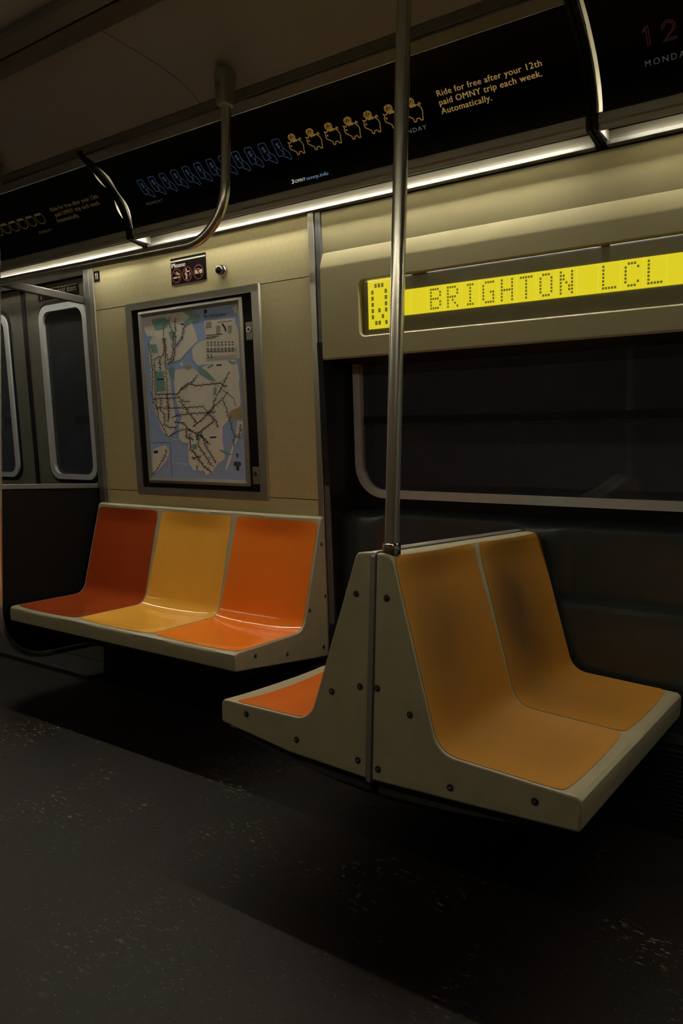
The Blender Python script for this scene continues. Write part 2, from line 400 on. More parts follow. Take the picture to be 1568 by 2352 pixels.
def floor_material():
    m = mat('worn_dark_floor', (0.03, 0.03, 0.03), 0.6, spec=0.25, bump=0.10, bscale=90)
    nt = m.node_tree; b = nt.nodes['Principled BSDF']
    tc = [n for n in nt.nodes if n.type == 'TEX_COORD'][0]; O = tc.outputs['Object']
    def noise(scale, detail=5, rough=0.6, vec=O):
        n = nt.nodes.new('ShaderNodeTexNoise'); n.inputs['Scale'].default_value = scale; n.inputs['Detail'].default_value = detail
        n.inputs['Roughness'].default_value = rough; nt.links.new(vec, n.inputs['Vector']); return n.outputs['Fac']
    def ramp(fac, stops):
        r = nt.nodes.new('ShaderNodeValToRGB'); nt.links.new(fac, r.inputs[0])
        e = r.color_ramp.elements
        while len(e) < len(stops): e.new(0.5)
        for el, (p, c) in zip(e, stops): el.position = p; el.color = (*c, 1)
        return r.outputs['Color']
    def mixc(fac, a, c):
        n = nt.nodes.new('ShaderNodeMix'); n.data_type = 'RGBA'
        nt.links.new(fac, n.inputs['Factor'])
        for k, v in (('A', a), ('B', c)):
            if isinstance(v, tuple): n.inputs[k].default_value = (*v, 1)
            else: nt.links.new(v, n.inputs[k])
        return n.outputs['Result']
    def mul(a, c):
        n = nt.nodes.new('ShaderNodeMath'); n.operation = 'MULTIPLY'
        nt.links.new(a, n.inputs[0]); nt.links.new(c, n.inputs[1]); return n.outputs[0]
    base = ramp(noise(3.4, 8, 0.66), [(0.30, (0.0042, 0.0042, 0.0050)), (0.46, (0.0112, 0.0054, 0.0052)), (0.58, (0.0082, 0.0074, 0.0062)), (0.75, (0.0120, 0.0104, 0.0090))])
    fine = ramp(noise(60, 4, 0.7), [(0.3, (0.7, 0.7, 0.7)), (0.7, (1.3, 1.3, 1.3))])
    mm = nt.nodes.new('ShaderNodeMix'); mm.data_type = 'RGBA'; mm.blend_type = 'MULTIPLY'; mm.inputs['Factor'].default_value = 1
    nt.links.new(base, mm.inputs['A']); nt.links.new(fine, mm.inputs['B'])
    # pale scuffs and flecks, thickest where feet turn into the seats
    mp = nt.nodes.new('ShaderNodeMapping'); mp.inputs['Scale'].default_value = (1, 2.6, 1); mp.inputs['Rotation'].default_value = (0, 0, 0.35)
    nt.links.new(O, mp.inputs['Vector'])
    fl = ramp(noise(34, 3, 0.55, mp.outputs['Vector']), [(0.600, (0, 0, 0)), (0.64, (1, 1, 1))])
    where = ramp(noise(3.1, 4, 0.6), [(0.50, (0, 0, 0)), (0.66, (1, 1, 1))])
    sy = nt.nodes.new('ShaderNodeSeparateXYZ'); nt.links.new(O, sy.inputs[0])
    mr = nt.nodes.new('ShaderNodeMapRange'); mr.inputs['From Min'].default_value = 1.15; mr.inputs['From Max'].default_value = 1.9
    nt.links.new(sy.outputs['Y'], mr.inputs['Value'])
    near_seats = ramp(mr.outputs['Result'], [(0.0, (0.25, 0.25, 0.25)), (0.55, (1, 1, 1)), (0.95, (1, 1, 1)), (1.0, (0.3, 0.3, 0.3))])
    where = mul(where, near_seats)
    fl2 = ramp(noise(95, 2, 0.5, mp.outputs['Vector']), [(0.685, (0, 0, 0)), (0.72, (1, 1, 1))])
    c = mixc(mul(fl, where), mm.outputs['Result'], (0.26, 0.22, 0.14))
    c = mixc(fl2, c, (0.15, 0.13, 0.10))
    dk = ramp(noise(7, 4, 0.7, mp.outputs['Vector']), [(0.69, (0, 0, 0)), (0.76, (1, 1, 1))])
    c = mixc(dk, c, (0.010, 0.010, 0.010))
    nt.links.new(c, b.inputs['Base Color'])
    return m
M['floor'] = floor_material()

# ------------------------------------------------------------------ the car body
XA, XB = -5.6, 2.2           # ends of the part of the car that is built
YC = 1.09                    # centre line of the car
mir = lambda line: [(2 * YC - y, z) for y, z in line]

structure(MB().box(XA, XB, 2 * YC - 2.62, 2.62, -H - 0.05, -H).build('floor', M['floor'], smooth=0))

CEIL = [(1.968, 1.266), (1.93, 1.288), (1.87, 1.306), (1.79, 1.317), (1.70, 1.322), (1.60, 1.324), (1.545, 1.325)]
for nm, f in (('ceiling', lambda l: l), ('ceiling_far_side', mir)):
    mb = MB()
    for x0, x1 in ((XA, -2.038), (-2.034, XB)):
        out = f(CEIL); top = [(y, z + 0.02) for y, z in out]
        mb.prism_x(out + top[::-1], x0, x1)
    mb.prism_x(f([(1.968, 1.29), (1.87, 1.33), (1.545, 1.35), (1.545, 1.36), (1.87, 1.345), (1.968, 1.31)]), XA, XB, 1)
    structure(mb.build(nm, [M['ceil'], M['black']], smooth=40))
structure(MB().prism_x([(1.40, 1.338), (1.25, 1.352), (YC, 1.357), (0.93, 1.352), (0.78, 1.338), (0.78, 1.38), (1.40, 1.38)], XA, XB).build('ceiling_duct', M['ceil_centre'], smooth=40))
for nm, f in (('trim_1', lambda l: l), ('trim_2', mir)):
    mb = MB()
    mb.prism_x(f([(1.545, 1.325), (1.535, 1.306), (1.478, 1.319), (1.478, 1.345), (1.545, 1.345)]), XA, XB)
    mb.prism_x(f([(1.470, 1.318), (1.400, 1.315), (1.392, 1.325), (1.392, 1.36), (1.470, 1.36)]), XA, XB)
    structure(mb.build(nm, M['ctrim'], bevel=0.003, smooth=35))
for nm, f in (('trim_3', lambda l: l), ('trim_4', mir)):
    mb = MB()
    mb.prism_x(f([(2.033, 1.2235), (1.992, 1.238), (1.990, 1.255), (2.04, 1.25)]), XA, XB)
    mb.prism_x(f([(1.986, 1.243), (1.970, 1.264), (1.972, 1.28), (1.995, 1.27)]), XA, XB)
    structure(mb.build(nm, M['ctrim'], bevel=0.002))

# the side wall between the posts: three laminate panels with thin joints
mb = MB()
for z0, z1 in ((-0.79, -0.1365), (-0.1335, 0.7225), (0.7255, 0.955)):
    mb.wbox(-3.132, -1.833, z0, z1, -0.012, 0.0)
mb.wbox(-3.14, -1.82, -H, 0.957, -0.03, -0.010, 1)
structure(mb.build('wall_back', [M['wall'], M['black']], smooth=0))
mb = MB()
mb.wbox(-1.833, -1.806, -0.79, 0.957, -0.02, 0.008)
mb.wbox(-1.803, -1.777, -H, 0.957, -0.02, 0.004, 1)
structure(mb.build('trim_5', [M['steel'], M['ctrim']], smooth=0, bevel=0.002))
mb = MB()
mb.wbox(-3.166, -3.132, -H, 0.957, -0.02, 0.008)
mb.wbox(-3.212, -3.169, -H, 0.957, -0.06, 0.002, 1)
structure(mb.build('trim_6', [M['steel'], M['dark_steel']], smooth=0, bevel=0.003))

# under-seat heater cover along the wall
mb = MB()
mb.box(-3.13, XB, 2.40, 2.50, -H, -0.80)
for k in range(15):
    z = -H + 0.05 + k * 0.0145
    mb.box(-3.06, XB - 0.1, 2.392, 2.401, z, z + 0.006)
structure(mb.build('baseboard_back', M['heater'], smooth=0, bevel=0.001, seg=1))

# window bay right of the posts
def bay_profile(w, v):
    """w: how far the left kind of recess is in, v: how far the right bay with its rib is in"""
    P = [(2.600, -0.1665), (2.524, -0.2045), (2.521, -0.212), (2.524, -0.26), (2.530, -0.41), (2.532, -0.44), (2.534, -0.47), (2.55, -H)]
    Q = [(2.600, -0.1665), (2.545, -0.194), (2.545, -0.202), (2.556, -0.26), (2.564, -0.41), (2.566, -0.44), (2.567, -0.47), (2.575, -H)]
    S = [(2.600, -0.1665), (2.534, -0.1995), (2.534, -0.208), (2.552, -0.26), (2.562, -0.4265), (2.500, -0.446), (2.492, -0.456), (2.492, -H)]
    return [tuple(P[i][j] * (1 - w - v) + Q[i][j] * w + S[i][j] * v for j in (0, 1)) for i in range(len(P))]
mb = MB()
xs = [-1.775, -1.66, -1.64] + [-1.63 + 0.01 * k for k in range(6)] + [-1.5, -1.2, -1.06] + [-1.05 + 0.01 * k for k in range(6)] + [-0.98] + [-0.93 + 0.01 * k for k in range(10)] + [-0.6, 0, 0.6, XB]
rows = []
for x in xs:
    w = sstep(-1.64, -1.57, x) * (1 - sstep(-1.06, -0.99, x)); v = sstep(-0.94, -0.84, x)
    rows.append([(x, y, z) for y, z in bay_profile(w, v)])
n = len(rows[0])
mb.add([p for r in rows for p in r], [(i * n + k, i * n + k + 1, (i + 1) * n + k + 1, (i + 1) * n + k) for i in range(len(rows) - 1) for k in range(n - 1)])
o = structure(mb.build('wall_under_window', M['lower_panel'], smooth=28, fix=False))
sub = o.modifiers.new('thick', 'SOLIDIFY'); sub.thickness = 0.012; sub.offset = -1
for p in o.data.polygons: p.flip()
# left reveal of the bay
mb = MB()
prof = [(2.40, 0.47), (2.36, 0.47), (2.442, -0.206), (2.475, -0.58), (2.49, -H), (2.60, -H), (2.62, -0.17), (2.56, 0.47)]
mb.prism_x(prof, -1.80, -1.775)
structure(mb.build('trim_7', M['jamb'], smooth=0))

def bay_y(z, off=0.0):       # plane of the window, parallel to the leaning wall
    return 2.598 - LEAN * (z + 0.166) - off
wz0, wz1 = -0.123, 0.60
wx0, wx1 = -1.752, 0.95
def wloop(x0, x1, z0, z1, r, off, n=10): return [(x, bay_y(z, off), z) for x, z in rrect(x0, x1, z0, z1, r, n)]
win = thing('window_1', 'wide car window', 'window', (-0.4, 2.6, 0.2)); structure(win); del win['label']; del win['category']
mb = MB()
A, B = wloop(wx0, wx1, wz0, wz1, 0.13, 0.016), wloop(wx0 + 0.033, wx1 - 0.033, wz0 + 0.033, wz1 - 0.033, 0.097, 0.016)
A2, B2 = wloop(wx0, wx1, wz0, wz1, 0.13, -0.01), wloop(wx0 + 0.033, wx1 - 0.033, wz0 + 0.033, wz1 - 0.033, 0.097, -0.01)
mb.ring(A, B); mb.ring(A2, A); mb.ring(B, B2)
mb.build('window_frame', M['frame_steel'], win, smooth=30)
mb = MB()
mb.ring(wloop(-1.776, 1.1, -0.1665, 0.66, 0.02, 0.0), wloop(wx0 + 0.004, wx1 - 0.004, wz0 + 0.004, wz1 - 0.004, 0.126, 0.0))
A, B = wloop(-1.774, 1.0, -0.158, 0.64, 0.15, 0.006), wloop(wx0 + 0.002, wx1, wz0 + 0.002, wz1, 0.128, 0.006)
mb.ring(A, B)
mb.build('gasket', M['black'], win, smooth=30)
MB().wbox(wx0 + 0.03, wx1 - 0.03, 0.158, 0.200, -0.19, -0.165).build('window_bar', M['black'], win, smooth=0, bevel=0.003)
for z0, z1, d in ((wz0 + 0.03, 0.17, 0.0), (0.185, wz1 - 0.03, -0.012)):
    mb = MB(); q = [(wx0 + 0.03, z0), (wx1 - 0.03, z0), (wx1 - 0.03, z1), (wx0 + 0.03, z1)]
    if z0 < 0: q = [p for p in rrect(wx0 + 0.032, wx1 - 0.032, z0, z1 + 0.3, 0.098, 8) if p[1] < 0.16] ; q = sorted(q, key=lambda p: math.atan2(p[1] - 0.1, p[0] + 0.4)); q = q + [(wx1 - 0.032, z1), (wx0 + 0.032, z1)]
    if z0 < 0:
        L = [p for p in rrect(wx0 + 0.032, wx1 - 0.032, z0, 0.6, 0.098, 8)]
        L = L[18:36]; q = L + [(wx1 - 0.032, z1), (wx0 + 0.032, z1)]
    mb.add([(x, bay_y(z, d), z) for x, z in q], [tuple(range(len(q)))])
    mb.build('pane', M['glass'], win, smooth=0)

# the tunnel outside
structure(MB().box(XA - 3, XB + 2, 3.6, 3.7, -2.0, 2.6).build('wall_tunnel', M['tunnel'], smooth=0))

# ------------------------------------------------------------------ doors
DO = -0.045
def dloop(x0, x1, z0, z1, r, off, n=8): return [(x, wall_y(z, DO + off), z) for x, z in rrect(x0, x1, z0, z1, r, n)]
def door_leaf(name, x0, x1, wx0, wx1):
    d = thing(name, 'x', 'x', ((x0 + x1) / 2, 2.5, -H)); structure(d); del d['label']; del d['category']
    mb = MB()
    oz0, oz1 = -0.098, 0.803
    # leaf sheet around the window opening
    out = []
    for x, z in rrect(wx0, wx1, oz0, oz1, 0.075, 8):
        out.append((x, z))
    N = len(out); cx, cz = (wx0 + wx1) / 2, (oz0 + oz1) / 2
    rect = []
    for i, (x, z) in enumerate(out):
        k, j = divmod(i, 9)
        c = [(x1, 0.95), (x0, 0.95), (x0, -H + 0.02), (x1, -H + 0.02)][k]
        e = [((x1, z), (x, 0.95)), ((x, 0.95), (x0, z)), ((x0, z), (x, -H + 0.02)), ((x, -H + 0.02), (x1, z))][k]
        rect.append(e[0] if j < 4 else (c if j == 4 else e[1]))
    for off in (0.0, -0.03):
        mb.ring([(x, wall_y(z, DO + off), z) for x, z in rect], [(x, wall_y(z, DO + off), z) for x, z in out])
    mb.ring([(x, wall_y(z, DO), z) for x, z in out], [(x, wall_y(z, DO - 0.03), z) for x, z in out])
    mb.build('door_panel', M['dark_steel'], d, smooth=20, fix=False)
    mb = MB()
    a, b = dloop(wx0 + 0.0, wx1 - 0.0, oz0, oz1, 0.075, 0.004), dloop(wx0 + 0.012, wx1 - 0.012, oz0 + 0.012, oz1 - 0.012, 0.066, 0.004)
    a2 = dloop(wx0 - 0.016, wx1 + 0.016, oz0 - 0.016, oz1 + 0.016, 0.09, 0.0015)
    mb.ring(a2, b)
    mb.build('seal', M['black'], d, smooth=30)
    mb = MB()
    a = dloop(wx0 + 0.004, wx1 - 0.004, oz0 + 0.004, oz1 - 0.004, 0.074, 0.014); b = dloop(wx0 + 0.036, wx1 - 0.036, oz0 + 0.030, oz1 - 0.036, 0.055, 0.014)
    mb.ring(a, b); mb.ring(dloop(wx0 + 0.004, wx1 - 0.004, oz0 + 0.004, oz1 - 0.004, 0.074, -0.01), a); mb.ring(b, dloop(wx0 + 0.036, wx1 - 0.036, oz0 + 0.030, oz1 - 0.036, 0.055, -0.01))
    mb.build('window_frame', M['frame_steel'], d, smooth=30)
    L = dloop(wx0 + 0.03, wx1 - 0.03, oz0 + 0.026, oz1 - 0.03, 0.06, -0.004)
    MB().add(L, [tuple(range(len(L)))]).build('pane', M['glass'], d, smooth=0)
    MB().wbox(wx0 + 0.03, wx1 - 0.03, 0.205, 0.25, -0.21, -0.19).build('window_bar', M['black'], d, smooth=0)
    return d
door_leaf('door_1', -3.776, -3.19, -3.655, -3.252)
door_leaf('door_2', -4.40, -3.812, -4.345, -3.942)
mb = MB(); mb.wbox(-3.813, -3.775, -H + 0.02, 0.95, DO - 0.03, DO + 0.004)
structure(mb.build('trim_8', M['black'], smooth=0, bevel=0.004))
mb = MB()
mb.wbox(-4.46, -4.40, -H, 0.957, -0.06, 0.006)
structure(mb.build('trim_9', M['steel'], smooth=0, bevel=0.003))
mb = MB(); mb.wbox(XA, -4.46, -H, 0.957, -0.03, 0.0)
structure(mb.build('wall_beyond_door', M['wall'], smooth=0))
mb = MB(); mb.wbox(-4.46, -3.169, 0.905, 0.958, -0.06, -0.012)
structure(mb.build('trim_10', M['black'], smooth=0))
mb = MB(); mb.box(-4.46, -3.17, 2.345, 2.60, -H, -H + 0.018); mb.box(-4.46, -3.17, 2.335, 2.36, -H, -H + 0.024)
structure(mb.build('trim_11', M['heater'], smooth=0, bevel=0.004))
# outer skin of the car, so no light leaks in
mb = MB(); mb.box(XA, XB, 2.30, 2.75, 1.0, 1.02); mb.box(XA, XB, 2.62, 2.66, 0.6, 1.02); mb.box(XA, -1.80, 2.58, 2.60, -H, -0.2)
mb.box(-1.8, XB, 2.62, 2.66, -H, -0.17)
structure(mb.build('wall_outer_skin', M['black'], smooth=0))

# ------------------------------------------------------------------ light fixtures with advertising cards
COVE = [(2.232, 1.008), (2.226, 1.035), (2.215, 1.062), (2.200, 1.088), (2.182, 1.112), (2.160, 1.136), (2.134, 1.158), (2.104, 1.181), (2.070, 1.203), (2.032, 1.223)]
CL = [0.0]
for a, b in zip(COVE, COVE[1:]): CL.append(CL[-1] + math.dist(a, b))
def cove_at(s):
    i = 0
    while i < len(CL) - 2 and CL[i + 1] < s: i += 1
    w = (s - CL[i]) / (CL[i + 1] - CL[i])
    a, b = COVE[i], COVE[i + 1]
    y, z = a[0] + (b[0] - a[0]) * w, a[1] + (b[1] - a[1]) * w
    ty, tz = (b[0] - a[0]) / math.dist(a, b), (b[1] - a[1]) / math.dist(a, b)
    return y, z, -tz, ty                    # point and the outward normal (towards the aisle)
def on_cove(x, s, off=0.002, f=None):
    y, z, ny, nz = cove_at(s)
    p = (x, y + ny * off, z + nz * off)
    return p
def cove_hit(px, py):
    d = ray(px, py)
    for i in range(len(COVE) - 1):
        a, b = COVE[i], COVE[i + 1]
        # a + w (b-a) = t (dy, dz)
        ey, ez = b[0] - a[0], b[1] - a[1]
        det = -ey * d.z + ez * d.y
        t = (-ey * -a[1] + -ez * a[0]) / -det if abs(det) > 1e-12 else 0
        t = (a[1] * ey - a[0] * ez) / (d.z * ey - d.y * ez)
        y, z = t * d.y, t * d.z
        w = ((y - a[0]) * ey + (z - a[1]) * ez) / (ey * ey + ez * ez)
        if (-0.001 <= w <= 1.001) or (i == 0 and w < 0) or (i == len(COVE) - 2 and w > 1):
            return (t * d.x, CL[i] + w * (CL[i + 1] - CL[i]))
    return (0, 0)
STOP = CL[-1]

TUBE = (2.301, 1.013)
def light_fixture(x0, x1, f, label, group, tube_at, kind='tube'):
    x0 += 0.0165; x1 -= 0.0165
    cx = (x0 + x1) / 2
    g = 1 if f is ident else -1
    t = thing('light_fixture', label, 'light', (cx, f([(2.3, 0)])[0][0], 1.0), group)
    MB().strip_x(f([(2.336, 0.952), (2.336, 1.055)]), x0, x1).build('reflector', M['reflector'], t, smooth=0)
    mb = MB(); mb.strip_x(f([(2.337, 1.05), (2.337, 1.29), (2.0, 1.29)]), x0, x1)
    for x in (x0 + 0.001, x1 - 0.001):
        mb.add([(x, y, z) for y, z in f([(2.337, 0.97), (2.337, 1.29), (2.0, 1.29), (2.04, 1.225), (2.10, 1.186), (2.18, 1.118), (2.228, 1.03), (2.245, 0.97)])], [tuple(range(8))])
    mb.build('light_box', M['white_inside'], t, smooth=0)
    MB().tube([(x0 + 0.05, *f([tube_at])[0]), (x1 - 0.05, *f([tube_at])[0])], 0.0125, 12).build('fluorescent_tube', M[kind], t)
    for x, d in ((x0 + 0.05, -1), (x1 - 0.05, 1)):
        y, z = f([tube_at])[0]
        MB().tube([(x, y, z), (x + d * 0.045, y, z)], 0.014, 10).build('tube_socket', M['white_inside'], t)
    lens = f([on_cove(0, STOP * k / 14, -0.006)[1:] for k in range(15)])
    MB().strip_x(lens, x0, x1, 2).build('lens', M['lens'], t, smooth=60)
    mb = MB(); mb.prism_x(f([(2.247, 0.9665), (2.240, 0.967), (2.2375, 0.980), (2.2365, 0.9825), (2.2300, 1.012), (2.238, 1.014), (2.252, 0.985), (2.253, 0.972)]), x0, x1)
    mb.prism_x(f([(2.2375, 0.9815), (2.2315, 0.984), (2.2285, 1.009), (2.240, 1.011), (2.246, 0.985)]), x0, x1)
    mb.build('lower_rail', M['rail_trim'], t, smooth=0, bevel=0.0015, seg=2)
    MB().prism_x(f([(2.3365, 0.9675), (2.3172, 0.9660), (2.3162, 0.953), (2.3375, 0.951)]), x0, x1).build('wall_rail', M['ctrim'], t, smooth=0, bevel=0.001, seg=1)
    return t
ident = lambda l: l
BX = (-2.735, -0.732)        # the two dividers in view
light_fixture(-4.74, BX[0], ident, 'slim light strip above the doors, left of the left divider', None, TUBE)
light_fixture(BX[0], BX[1], ident, 'long light strip above the bench, between the two dividers', None, TUBE)
light_fixture(BX[1], 1.27, ident, 'light strip above the lit sign, right of the right divider', None, TUBE, 'worn_tube')
for x0, x1 in ((-4.74, BX[0]), (BX[0], BX[1]), (BX[1], 1.27)):
    light_fixture(x0, x1, mir, 'light strip over the opposite side of the car', 'light strips opposite', (2.300, 0.972), 'far_tube')

def divider(x, label):
    w = 0.016
    o = MB()
    line = [(2.326, 0.956), (2.228, 0.968)] + [on_cove(0, STOP * k / 12, 0.010)[1:] for k in range(1, 13)] + [(1.99, 1.236), (1.972, 1.256)]
    inn = [(2.334, 0.972), (2.243, 0.983)] + [on_cove(0, STOP * k / 12, -0.004)[1:] for k in range(1, 13)] + [(2.0, 1.252), (1.985, 1.268)]
    for a, b in ((x - w, x - 0.0025), (x + 0.0025, x + w)):
        o.prism_x(line + inn[::-1], a, b)
    o.prism_x([(y * 0.6 + v * 0.4, z * 0.6 + u * 0.4) for (y, z), (v, u) in zip(line, inn)] + inn[::-1], x - 0.003, x + 0.003)
    ob = o.build('panel_divider', M['bracket_black'], smooth=0, bevel=0.002, seg=2)
    return tag(ob, label, 'divider')
divider(BX[0], 'black curved divider between advertising cards, above the map, left one')
divider(BX[1], 'black curved divider between advertising cards, above the lit sign, right one')

def card(x0, x1, label, wavy=(0, 0)):
    t = thing('advertising_card', label, 'advertisement', ((x0 + x1) / 2, 2.2, 1.1))
    mb = MB(); ns, nx = 16, 8
    def edge(base, amp, s):
        return base + amp * math.sin((s / STOP - 0.30) / 0.45 * 2 * PI - PI / 2)
    for off in (0.0015, -0.0005):
        vs = []
        for i in range(nx + 1):
            for k in range(ns + 1):
                s = STOP * k / ns
                a, b = edge(x0, wavy[0], s), edge(x1, wavy[1], s)
                vs.append(on_cove(a + (b - a) * i / nx, s, off))
        mb.add(vs, [(i * (ns + 1) + k, i * (ns + 1) + k + 1, (i + 1) * (ns + 1) + k + 1, (i + 1) * (ns + 1) + k) for i in range(nx) for k in range(ns)])
    mb.build('card', M['gloss_black'], t, smooth=60, fix=False)
    return t
def print_on(parent, name, mat_, shapes):
    mb = MB()
    for vs, fs in shapes: mb.add([on_cove(x, s, 0.0030) for x, s in vs], fs)
    return mb.build(name, mat_, parent, smooth=0, fix=False)
def T(s, a, b, cap, bold=0.010, spacing=1.07):
    """lettering on a card: a, b = where its baseline starts and ends"""
    (x0, s0), (x1, s1) = cove_hit(*a), cove_hit(*b)
    return fit_text(s, x0, x1, (s0 + s1) / 2, cap, bold, spacing)

def phone_icon(x, s, w, h):
    """outline of a hand holding a banknote card; x, s = lower left corner"""
    W = 0.0032; q = lambda pts: [(x + a * w, s + b * h) for a, b in pts]
    out = [ribbon(q([(0.38, 0.22), (0.10, 0.22), (0.02, 0.30), (0.02, 0.93), (0.10, 1.0), (0.55, 1.0), (0.63, 0.93), (0.63, 0.55), (0.95, 0.27), (1.0, 0.02), (0.86, -0.03), (0.68, 0.10), (0.52, 0.12), (0.38, 0.22)]), W)]
    out.append(ribbon(q([(0.63, 0.55), (0.50, 0.36), (0.36, 0.50)]), W))
    out.append(ribbon(q([(0.46, 0.22), (0.62, 0.30)]), W)); out.append(ribbon(q([(0.40, 0.28), (0.56, 0.38)]), W))
    out.append(fit_text('$', x + 0.18 * w, x + 0.46 * w, s + 0.58 * h, 0.26 * h, 0.02))
    return out
def pig_icon(x, s, w, h):
    W = 0.0034; q = lambda pts: [(x + a * w, s + b * h) for a, b in pts]
    body = [(0.20, 0.60), (0.06, 0.66), (0.10, 0.56), (0.03, 0.46), (0.05, 0.32), (0.20, 0.24), (0.36, 0.14), (0.38, 0.0), (0.50, 0.0), (0.54, 0.10), (0.72, 0.10), (0.78, 0.0), (0.90, 0.0), (0.92, 0.14), (1.0, 0.34), (0.97, 0.50), (0.86, 0.62), (0.68, 0.69), (0.46, 0.70), (0.30, 0.66)]
    out = [ribbon(q(body), W, True)]
    out.append(ribbon(q(arc(0.56, 0.58, 0.20, 0.055, 40, 150)), W * 1.5))
    out.append(ribbon(q(arc(0.95, 0.66, 0.06, 0.05, -60, 250, 10)), W))
    out.append(ribbon(q(arc(0.17, 0.45, 0.03, 0.02, 0, 330, 8)), W, True))
    out.append(ribbon(q(arc(0.52, 0.85, 0.18, 0.14, 0, 360, 20)[:-1]), W, True))
    out.append(ribbon(q(arc(0.54, 0.85, 0.07, 0.08, 0, 360, 14)[:-1]), W, True))
    out.append(ribbon(q(arc(0.42, 0.83, 0.18, 0.14, 100, 260, 10)), W))
    return out

R3 = lambda x, y: (300 + x / 3.92, 260 + y / 3.92)
R4 = lambda x, y: (620 + x / 3.92, 200 + y / 3.92)
R1 = lambda x, y: (1000 + x / 2.7606, y / 2.7606)
RL = lambda x, y: (x / 4.612, 340 + y / 4.612)

mid_card = card(BX[0] + 0.030, BX[1] - 0.018, 'black curved advertising card with gold piggy banks and blue phone outlines, middle of three', (-0.006, 0))
# where the evenly spaced outlines start and end
w_ph, h_ph = 0.055, 0.079
for k in range(12):
    a, b = cove_hit(*R3(55, 610)), cove_hit(*R3(1262, 240))
    x = a[0] + (b[0] - a[0]) * k / 11
    print_on(mid_card, 'phone_outline', M['icon_blue'], phone_icon(x, (a[1] + b[1]) / 2 - h_ph, w_ph, h_ph))
a, b = cove_hit(*R4(240, 612)), cove_hit(*R4(912, 420))
step = (b[0] - a[0]) / 4
e0, e1 = cove_hit(*R4(168, 540)), cove_hit(*R4(305, 500))
c0, c1 = cove_hit(*R4(232, 612)), cove_hit(*R4(212, 410))
for k in range(7):
    print_on(mid_card, 'piggy_bank_outline', M['icon_gold'], pig_icon(e0[0] + 0.004 + step * k, c0[1], (e1[0] - e0[0]) * 0.88, c1[1] - c0[1]))
print_on(mid_card, 'lettering', M['lettering_dim'], [T('MONDAY', R3(148, 828), R3(300, 795), 0.0118, 0.0, 1.25)])
n0, n1 = cove_hit(*R4(1253, 415)), cove_hit(*R4(1415, 378))
pitch = (n1[0] - n0[0]) / 3.75
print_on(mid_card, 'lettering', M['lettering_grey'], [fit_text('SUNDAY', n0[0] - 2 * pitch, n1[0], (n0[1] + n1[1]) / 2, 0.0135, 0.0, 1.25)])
print_on(mid_card, 'lettering', M['lettering_white'], [T('OMNY', R4(230, 864), R4(325, 842), 0.0115, 0.012, 1.1)])
print_on(mid_card, 'logo', M['lettering_white'], [(lambda c: ribbon(arc(c[0] + 0.004, c[1] + 0.007, 0.0045, 0.0055, -140, 140, 10), 0.005))(cove_hit(*R4(203, 872)))])
print_on(mid_card, 'lettering', M['lettering_blue'], [T('omny.info', R4(333, 840), R4(530, 788), 0.0125, 0.0, 0.95)])
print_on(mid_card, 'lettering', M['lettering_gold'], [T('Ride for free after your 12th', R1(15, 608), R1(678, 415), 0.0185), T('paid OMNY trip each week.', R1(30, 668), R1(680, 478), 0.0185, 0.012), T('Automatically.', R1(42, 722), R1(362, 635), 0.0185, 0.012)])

left_card = card(-4.70, BX[0] - 0.030, 'black curved advertising card with dim gold coin jars above the doors, left of three', (0, 0.010))
a, b = cove_hit(*RL(465, 797)), cove_hit(*RL(100, 893))
st = (a[0] - b[0]) / 4
hh = cove_hit(*RL(440, 680))[1] - cove_hit(*RL(465, 797))[1]
for k in range(7):
    cx, s0 = a[0] - st * k, a[1]
    W = 0.0032; wd = st * 0.40
    sh = [ribbon([(cx - wd, s0 + hh * 0.8), (cx - wd, s0 + hh * 0.4)] + arc(cx, s0 + hh * 0.36, wd, hh * 0.36, 180, 360, 12) + [(cx + wd, s0 + hh * 0.8)], W),
          ribbon([(cx - wd * 0.95, s0 + hh * 0.88), (cx + wd * 0.95, s0 + hh * 0.88)], W * 2), ribbon([(cx - wd * 0.8, s0 + hh), (cx + wd * 0.8, s0 + hh)], W)]
    print_on(left_card, 'jar_outline', M['lettering_gold_dim'], sh)
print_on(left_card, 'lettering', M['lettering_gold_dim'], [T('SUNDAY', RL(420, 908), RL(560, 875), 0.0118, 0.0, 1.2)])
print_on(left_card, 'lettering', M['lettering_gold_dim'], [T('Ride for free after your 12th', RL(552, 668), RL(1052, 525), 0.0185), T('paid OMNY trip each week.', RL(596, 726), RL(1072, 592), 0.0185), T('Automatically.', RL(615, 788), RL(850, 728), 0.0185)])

gR = cove_hit(1384, 250)[0]
right_card = card(gR, 1.25, 'black curved advertising card with large faint pink numerals, right of three')
a1, b1 = cove_hit(*R1(1345, 292)), cove_hit(*R1(1325, 165))
hd = b1[1] - a1[1]; W = 0.0032
x1 = cove_hit(*R1(1310, 225))[0]; x1b = cove_hit(*R1(1365, 285))[0]
x2 = cove_hit(*R1(1440, 255))[0]; x2b = cove_hit(*R1(1535, 240))[0]
w1, w2 = x1b - x1, x2b - x2
sh = []
for d in (0.0, 0.35):
    sh.append(ribbon([(x1 + w1 * (0.05 + 0.5 * d), a1[1] + hd * 0.74), (x1 + w1 * (0.62 + d), a1[1] + hd), (x1 + w1 * (0.62 + d), a1[1])], W))
s2 = cove_hit(*R1(1445, 262))[1]; h2 = cove_hit(*R1(1490, 118))[1] - s2
for k in (1.0, 0.68):
    r = w2 * 0.46 * k
    sh.append(ribbon(arc(x2 + w2 * 0.5, s2 + h2 - w2 * 0.46, r, r, 185, -20, 12) + [(x2 + w2 * (0.06 if k == 1 else 0.22), s2 + h2 * (0.0 if k == 1 else 0.09)), (x2 + w2, s2 + h2 * (0.0 if k == 1 else 0.09))], W))
